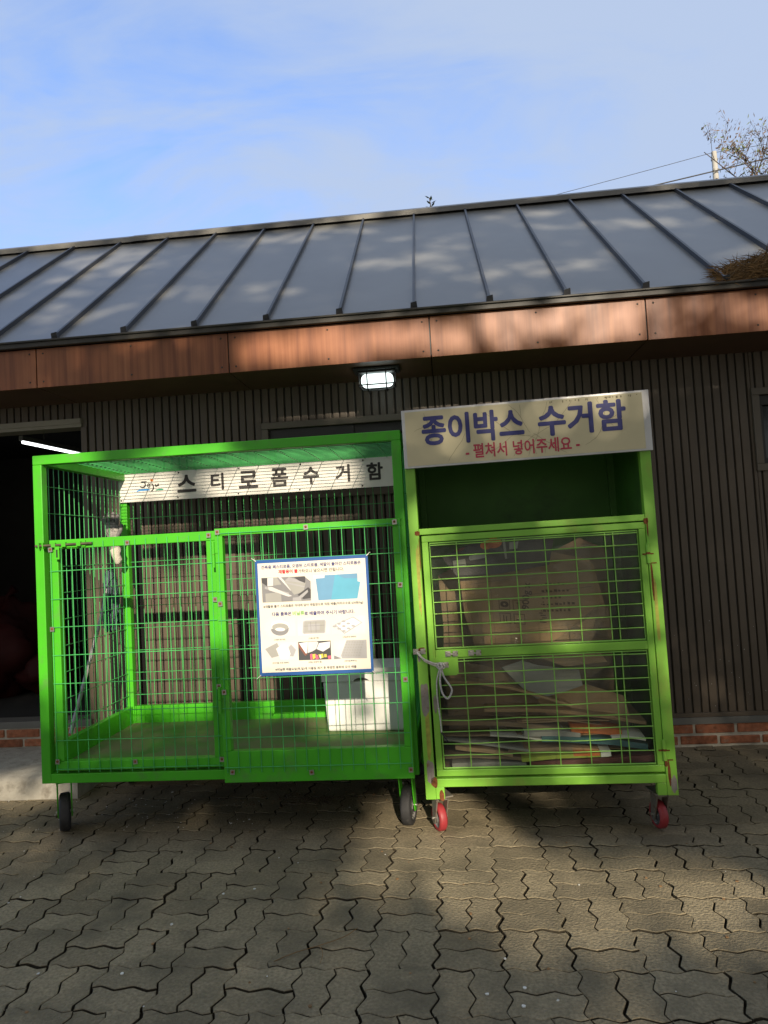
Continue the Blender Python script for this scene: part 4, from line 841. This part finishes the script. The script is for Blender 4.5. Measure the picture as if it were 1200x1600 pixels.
outline_box('printed_carton', [(.145, 1.315), (.24, 1.36), (.37, 1.395), (.60, 1.40), (.69, 1.37), (.66, 1.25), (.43, 1.22), (.215, 1.215)], .128, .035, .04, CHARC, 'dark printed carton with an orange picture lying on top of the carton heap', extra=[('print', [LGREY, ORNG, mat('print_orange_light', (.7, .35, .08), .5), mat('print_silver', (.42, .42, .43), .5), MAROON], darkprint)])
outline_box('cardboard_sheet', [(.09, .45), (.12, .95), (.11, 1.22), (.30, 1.30), (.36, .45)], .34, .02, -.02, KRAFT3, 'dull brown sheet upright in the bin, left behind the large carton', seed=3)
outline_box('cardboard_sheet', [(.60, .50), (.58, 1.25), (.85, 1.37), (.985, 1.30), (.96, .50)], .36, .03, .03, KRAFT3, 'dull brown sheet upright in the bin, right behind the large carton', seed=4)
outline_box('cardboard_sheet', [(.40, .76), (.50, .79), (.575, .765), (.77, .735), (.78, .66), (.70, .635), (.56, .605), (.50, .65)], .15, .05, .25, LGREY, 'pale grey card poking out below the large brown carton')
outline_box('cardboard_sheet', [(.60, .84), (.86, .835), (.90, .77), (.70, .755), (.59, .80)], .142, .02, .1, KRAFT2, 'pale printed flap tucked right under the large brown carton')
outline_box('cardboard_sheet', [(.12, .80), (.34, .76), (.62, .62), (.88, .53), (.99, .50), (.99, .42), (.12, .42)], .19, .06, .12, KRAFT3, 'wide dull brown sheet slumped across the middle of the bin')
outline_box('cardboard_sheet', [(.56, .60), (.80, .66), (.97, .60), (.99, .50), (.60, .52)], .165, .03, .15, KRAFT2, 'pale brown flap bent over the slumped sheet at right')
def slab(x0, x1, z0, z1, yf, th, m, label, curve=0.0, dep=.50, mats=None, rag=.006):
    """a flattened box lying in the heap, its front edge seen"""
    N = 22; vs = []; xc = (x0+x1)/2
    root = tuple(Wb((xc, yf, (z0+z1)/2)))
    for k in range(N+1):
        t = k/N; x = x0+(x1-x0)*t-xc; z = (z0+(z1-z0)*t)-(z0+z1)/2+curve*sin(pi*t)+.004*mnoise.noise((x*7, z0*31, 0)); yy_ = rag*mnoise.noise((x*9, z0*17, 4))
        vs += [(x, yy_, z), (x, yy_, z+th), (x, dep, z+th+.01), (x, dep, z+.01)]
    fs = []
    for k in range(N):
        for q_ in range(4): a, c_ = k*4+q_, k*4+(q_+1) % 4; fs.append((c_, a, a+4, c_+4))
    b = MB(); b.add(vs, fs, 0); b.add(vs, [(0, 1, 2, 3), (4*N+3, 4*N+2, 4*N+1, 4*N)], 0)
    o = b.build('flattened_box', m, loc=root, rot=(0, -.0077, -.0383)); tag(o, label, 'cardboard', 'flattened boxes in the bin'); return o
slab(.06, 1.08, .268, .272, .075, .030, KRAFT3, 'dark brown flattened box lowest in the bin')
slab(.13, .48, .305, .300, .070, .026, LGREY, 'pale flattened box near the bottom left corner of the bin', .004)
slab(.50, 1.07, .300, .318, .072, .028, MAROON, 'maroon flattened box near the bottom right corner of the bin')
slab(.46, .86, .333, .345, .066, .017, LIME, 'lime and orange flattened box on the maroon one', .004)
slab(.70, .82, .352, .354, .063, .014, ORNG, 'small orange flattened box end on the lime one'); slab(.825, .87, .346, .350, .061, .022, FOAM, 'white box end at the tip of the lime box', dep=.1)
slab(.08, .46, .352, .335, .078, .014, KRAFT3, 'dull brown flattened box over the pale one at bottom left', .006)
slab(.15, .42, .395, .352, .070, .018, KRAFT2, 'cream flattened box sloping down in the lower left of the bin', .004)
slab(.40, .70, .370, .372, .08, .016, KRAFT3, 'dull brown flattened box between the cream and lime ones', .003)
slab(.10, .50, .437, .372, .076, .010, LGREY, 'thin grey flattened box sloping above the cream one', .004)
slab(.56, 1.04, .420, .372, .070, .026, TEAL, 'teal flattened box sloping down to the right in the bin', .010)
slab(.88, 1.03, .430, .414, .062, .012, FOAM, 'white plastic strip lying on the teal box', .006, dep=.12)
slab(.70, .93, .455, .432, .082, .030, ORNG, 'faded orange flattened box above the teal one', .006)
slab(.48, .74, .445, .425, .080, .030, LGREY, 'grey flattened box left of the faded orange one', .006)
slab(.32, .56, .452, .425, .078, .008, CRUMB, 'thin white sheet above the grey sloping box', .004)
slab(.07, .66, .505, .455, .10, .020, KRAFT3, 'brown flattened box across the heap at left', .012)
slab(.30, 1.05, .560, .475, .11, .016, KRAFT, 'curved brown flattened box across the heap at right', .02)
slab(.12, .72, .700, .560, .13, .012, KRAFT2, 'pale curved flattened box sloping under the large carton', .03)

for k in range(12):
    z0 = rng.uniform(.30, .50); xa = rng.uniform(.07, .6); slab(xa, min(1.07, xa+rng.uniform(.3, .55)), z0+rng.uniform(-.01, .03), z0-rng.uniform(-.01, .05), rng.uniform(.085, .13), rng.uniform(.004, .009), (KRAFT3, KRAFT, KRAFT2)[k % 3], 'thin brown sheet edge packed in the lower heap of the bin', rng.uniform(0, .012), .3)
# ------------------------------------------------------------------ litter
lit = MB()
def crumb(mb, x, y, s, m):
    a = rng.uniform(0, 2*pi); n = 6; pts = [(x+s*(.6+.5*rng.random())*cos(a+2*pi*k/n), y+s*(.6+.5*rng.random())*sin(a+2*pi*k/n)) for k in range(n)]
    mb.prism(pts, .0008, .0012+s*.35, m, 'z')
for k in range(64): crumb(lit, rng.uniform(-2.6, 2.4), rng.uniform(2.05, 4.4), rng.uniform(.002, .0075), 0)
for k in range(60): crumb(lit, rng.gauss(-1.75, .35), rng.uniform(3.5, 3.95), rng.uniform(.002, .0045), 0)
for k in range(90): crumb(lit, rng.uniform(-2.7, 2.5), rng.uniform(2.1, 4.5), rng.uniform(.003, .008), 1)
for k in range(60): crumb(lit, rng.gauss(-.9, .3), rng.gauss(3.85, .1), rng.uniform(.003, .008), 1)
tag(lit.build('litter', [CRUMB, LEAFD]), 'white foam crumbs and leaf bits scattered on the paving', 'litter', kind='stuff')
tw = MB(); tw.tube([tuple(p) for p in smooth([(-.66, 2.36, .004), (-.60, 2.40, .008), (-.52, 2.44, .010), (-.44, 2.50, .006), (-.40, 2.56, .004)])], .0013, 5); tw.tube([tuple(p) for p in smooth([(-.52, 2.44, .009), (-.50, 2.40, .008), (-.50, 2.35, .003)])], .001, 5)
tag(tw.build('dry_twig', STRAW), 'thin curved dry stem lying on the pavers in front', 'twig')
pw = MB()
for k in range(40):
    x, y = rng.gauss(-.82, .10), rng.gauss(3.80, .04); pw.tube([(x, y, .003), (x+rng.gauss(0, .03), y+rng.gauss(0, .02), .02+rng.random()*.03), (x+rng.gauss(0, .06), y+rng.gauss(0, .03), .012+rng.random()*.03)], .0012, 4)
tag(pw.build('dead_weed', TWIG), 'dry reddish weed stems between the pavers under the cage', 'weed', kind='stuff')

# ------------------------------------------------------------------ on and behind the roof
nest = empty('straw_clump', rp(1.99, 4.135)); tag(nest, 'clump of dry brown straw caught on the roof edge', 'straw')
b = MB()
for k in range(2600):
    x = rng.gauss(.02, .17); x = max(-.26, min(.5, x)); hmax = .085*math.exp(-((x-.03)/.20)**2)+.012
    y = rng.uniform(-.03, .13); z = y*sl_+rng.random()*hmax; a = rng.uniform(0, 2*pi); L = rng.uniform(.04, .13); up = rng.gauss(.1, .35)
    d_ = Vector((cos(a), sin(a)*.5, up)).normalized()*L; p = Vector((x, y, z)); md = p+d_*.5+Vector((0, 0, rng.uniform(0, .012))); w_ = .0026
    sd = Vector((0, 0, w_)) if abs(d_.z) < L*.7 else Vector((w_, 0, 0))
    b.add([p-sd, p+sd, md+sd, md-sd, p+d_], [(0, 1, 2, 3), (3, 2, 4)], 0)
b.build('strands', STRAW, nest)
b = MB()
for pts in ([(.10, -.02, .02), (.20, -.01, .08), (.24, 0, .13)], [(.18, -.01, .04), (.30, .0, .08), (.32, 0, .12)], [(.20, .02, .05), (.34, .05, .11), (.42, .06, .16)]): b.tube(pts, .006, 6)
b.build('sticks', TWIG, nest)
def branch_tree(name, loc, H, seed, label, cat, lean=(0, 0), levels=4, leafm=(LEAF2, LEAF3), leaf=.05, spread=.55, trunk_r=.12, per=8, start=.3, group=None, ratio=.62):
    R_ = random.Random(seed); root = empty(name, loc); tk = MB(); lf = MB()
    def grow(p, d, L, r, lv):
        n = 4; pts = [p]; q_ = p.copy(); dd = d.copy()
        for k in range(n):
            dd = (dd+Vector((R_.gauss(0, .13), R_.gauss(0, .13), R_.gauss(.03, .08)))).normalized(); q_ = q_+dd*(L/n); pts.append(q_.copy())
        tk.tube([tuple(x) for x in pts], [r*(1-.45*k/n) for k in range(n+1)], 6 if lv < 2 else 4)
        if lv >= levels:
            for k in range(per):
                t = R_.random(); c_ = pts[int(t*n)].lerp(pts[min(n, int(t*n)+1)], R_.random())+Vector((R_.gauss(0, leaf*.5), R_.gauss(0, leaf*.5), R_.gauss(0, leaf*.5)))
                a = Vector((R_.gauss(0, 1), R_.gauss(0, 1), R_.gauss(0, 1))).normalized(); c2 = a.orthogonal().normalized(); s = leaf*R_.uniform(.6, 1.2)
                lf.add([c_-a*s*.55, c_+c2*s*.26, c_+a*s*.55, c_-c2*s*.26], [(0, 1, 2, 3)], 0 if R_.random() < .75 else 1)
            return
        kids = 4 if lv > 0 else 10
        for k in range(kids+(1 if R_.random() < .5 else 0)):
            t = R_.uniform(start, 1.0) if lv == 0 else R_.uniform(.35, 1.0); c_ = pts[min(n-1, int(t*n))].lerp(pts[min(n, int(t*n)+1)], t*n % 1)
            a = R_.uniform(0, 2*pi); side = Vector((cos(a), sin(a), R_.uniform(.0, .6))); nd = (dd*(1-spread)+side*spread).normalized(); grow(c_, nd, L*ratio*R_.uniform(.75, 1.1), r*.47, lv+1)
    grow(Vector((0, 0, -.1)), Vector((lean[0], lean[1], 1)).normalized(), H*.55, trunk_r, 0)
    tk.build('trunk', BARK, root); lf.build('crown', list(leafm), root); tag(root, label, cat, group); return root
branch_tree('budding_tree', (8.0, 14.0, 0), 9.1, 5, 'tree with thin budding reddish twigs rising above the roof at right', 'tree', levels=5, leaf=.07, per=9, spread=.52, start=.45, trunk_r=.10, ratio=.58)
sp = empty('sapling', (.10, 9.0, 0)); tag(sp, 'thin leafy shoot whose tip shows above the middle of the roof ridge', 'plant')
b = MB(); b.tube([tuple(p) for p in smooth([(.05, 0, -.05), (.0, 0, 2.0), (.03, 0, 4.2), (.02, 0, 5.4), (-.03, 0, 5.98)])], [.03-.025*k/24 for k in range(25)], 6); b.build('trunk', BARK, sp)
b = MB()
for k in range(60):
    z = 5.0+k*.0165; a = k*2.4; c_ = Vector((.0-.03*(z-5.4), 0, z)); dd = Vector((cos(a), sin(a), .5)).normalized(); e_ = c_+dd*.085; n_ = dd.cross(Vector((0, 0, 1))).normalized()*.018
    b.add([c_, c_+dd*.045+n_, e_, c_+dd*.045-n_], [(0, 1, 2, 3)], 0)
b.build('crown', LEAF, sp)
pole = empty('utility_pole', (6.67, 16, 0)); tag(pole, 'pale concrete utility pole top showing behind the budding tree', 'utility pole')
b = MB(); b.tube([(0, 0, -.3), (0, 0, 5), (0, 0, 9.98)], [.12, .09, .058], 16); b.build('shaft', POLEM, pole)
b = MB(); b.tube([(-.07, 0, 9.80), (.07, 0, 9.80)], .03, 8); b.tube([(-.07, -.03, 9.55), (.07, -.03, 9.55)], .025, 8); b.build('bracket', TRIMG, pole)
def wire(p0, p1, sag, r, label):
    p0, p1 = Vector(p0), Vector(p1); b = MB(); b.tube([tuple(p0.lerp(p1, k/16)-Vector((0, 0, sag*4*(k/16)*(1-k/16)))) for k in range(17)], r, 6)
    tag(b.build('overhead_wire', BLK), label, 'wire', 'overhead wires')
wire((-8.5, 18, 8.60), (6.64, 16, 9.97), .12, .006, 'thin grey overhead wire running low to the pole top'); wire((6.72, 16, 9.97), (13, 15, 10.05), .06, .006, 'thin overhead wire leaving the pole to the right')
wire((-2.0, 15.9, 8.35), (12.5, 15.9, 10.42), .10, .014, 'thick black overhead cable crossing in front of the pole')

# ------------------------------------------------------------------ trees across the yard, whose gaps make the dappled sunlight
SX, SZ = SUN_D.x/SUN_D.y, SUN_D.z/SUN_D.y
def on_ref(p): return p[0]+SX*(3.4-p[1]), p[2]+SZ*(3.4-p[1])          # where a point's shadow meets the cages' front plane
LIT = [  # (x, z, rx, rz, strength) of the gaps in the crowns
 (-1.95, 1.35, .42, .72, 1.0), (-1.50, 1.30, .36, .62, 1.0), (-1.25, 1.45, .45, .60, 1.0), (-.75, 1.18, .50, .50, 1.0), (-.50, .72, .30, .22, .95), (-1.6, .55, .30, .16, .5), (-1.62, 2.2, .13, .18, 1.0), (-1.88, 2.2, .18, .20, 1.0), (-.85, 2.20, .60, .16, 1.0), (-1.0, 2.0, .30, .10, .5),
 (-.50, 2.95, .66, .15, 1.0), (.75, 2.92, .34, .13, .85), (1.50, 2.95, .45, .14, .8), (2.2, 3.0, .30, .13, .6), (-1.7, 2.95, .3, .08, .35),
 (-.08, 1.15, .18, .45, .9), (.05, 1.95, .26, .18, .75), (.60, 1.95, .30, .12, .5), (.50, 1.42, .42, .12, .6), (.45, 1.0, .34, .16, .55), (1.02, .85, .16, .50, .7), (.5, .26, .62, .15, .65), (.3, 1.0, .26, .25, .45), (.6, .62, .5, .25, .35),
 (1.75, .95, .30, .34, .55), (1.5, .50, .26, .26, .6), (2.1, .6, .24, .34, .5),
 (-.60, -.26, .14, .15, .75), (-1.35, .10, .12, .07, .8), (-.12, .0, .36, .25, 1.0), (.22, -.25, .52, .17, 1.0), (.72, -.27, .38, .17, .95), (-2.2, -.03, .26, .12, .6), (1.5, -.08, .36, .12, .55), (-.25, -.50, .11, .06, .6), (-2.45, .30, .2, .2, .7), (1.0, -.45, .2, .09, .6), (.45, -.02, .30, .05, .5), (-2.05, -.20, .2, .10, .6),
 (-.45, -.10, .20, .19, .95), (.95, -.36, .28, .12, .9), (-1.06, -.50, .06, .05, .8), (-2.5, .28, .36, .13, .95), (1.0, 2.95, 1.5, .17, .88), (-1.0, .42, .95, .13, .45), (-2.0, 2.95, .9, .15, .28), (1.9, .55, .7, .45, .35)]
def gap(x, z):
    v = 0.0
    for cx, cz, rx, rz, s in LIT:
        d2 = ((x-cx)/rx)**2+((z-cz)/rz)**2
        if d2 < 1.25: v = max(v, s*min(1.0, (1.25-d2)*2.2))
    if z > 3.05:                                            # over the roof: streaky patches
        q_ = mnoise.noise((x*1.1, z*2.3, 8.0))+.4*mnoise.noise((x*2.6, z*5.0, 3.0)); v = max(v, min(.8, max(0, (q_+.05)*2.4)))
    return v
def yard_tree(x, y, H, cr, cz, n, seed, label):
    R_ = random.Random(seed); root = empty('broadleaf_tree', (x, y, 0)); tk = MB()
    tk.tube([(0, 0, -.2), (.05, 0, 1.5), (.0, .05, cz-cr[2]*.7), (.1, 0, cz+.1)], [.24, .19, .15, .06], 12)
    for k in range(16):
        a = R_.uniform(0, 2*pi); z0 = cz-cr[2]*R_.uniform(.0, .75); e_ = Vector((cos(a)*cr[0]*.75, sin(a)*cr[1]*.75, cz+R_.uniform(-.5, .7)*cr[2]))
        m_ = Vector((0, 0, z0)).lerp(e_, .5)+Vector((0, 0, .3)); rx_, rz_ = on_ref((x+m_.x, y+m_.y, m_.z)); re, ze = on_ref((x+e_.x, y+e_.y, e_.z))
        if max(gap(rx_, rz_), gap(re, ze), *[gap(rx_*(1-q)+re*q, rz_*(1-q)+ze*q) for q in (.25, .5, .75)], *[gap(on_ref((x, y, z0))[0]*(1-q)+rx_*q, on_ref((x, y, z0))[1]*(1-q)+rz_*q) for q in (.3, .65)]) > .3: continue
        tk.tube([(0, 0, z0), tuple(m_), tuple(e_)], [.07, .045, .012], 6)
    tk.build('trunk', BARK, root); lf = MB()
    for k in range(n):
        while True:
            d_ = Vector((R_.uniform(-1, 1), R_.uniform(-1, 1), R_.uniform(-1, 1)))
            if d_.length < 1: break
        wob = 1+.25*mnoise.noise(d_.normalized()*2.2+Vector((seed, 0, 0))); p = Vector((d_.x*cr[0]*wob, d_.y*cr[1]*wob, cz+d_.z*cr[2]*wob))
        gx, gz = on_ref((x+p.x, y+p.y, p.z))
        if R_.random() < gap(gx, gz)*1.02: continue
        a = Vector((R_.gauss(0, 1), R_.gauss(0, 1), R_.gauss(0, .8))).normalized(); c2 = a.cross(Vector((R_.gauss(0, 1), R_.gauss(0, 1), R_.gauss(0, 1)))).normalized(); s = R_.uniform(.080, .135)
        lf.add([p-a*s, p-a*s*.2+c2*s*.42, p+a*s, p-a*s*.2-c2*s*.42], [(0, 1, 2, 3)], 0)
    lf.build('crown', LEAF, root); tag(root, label, 'tree', 'trees across the yard')
yard_tree(-.2, -10.6, 11, (3.6, 2.2, 4.2), 7.6, 30000, 1, 'broad leafy tree across the yard, farthest left of the three')
yard_tree(4.2, -10.0, 12, (3.8, 2.2, 4.6), 8.0, 34000, 2, 'broad leafy tree across the yard, between the other two')
yard_tree(7.0, -10.8, 11, (3.4, 2.2, 4.2), 7.6, 26000, 3, 'broad leafy tree across the yard, farthest right of the three')
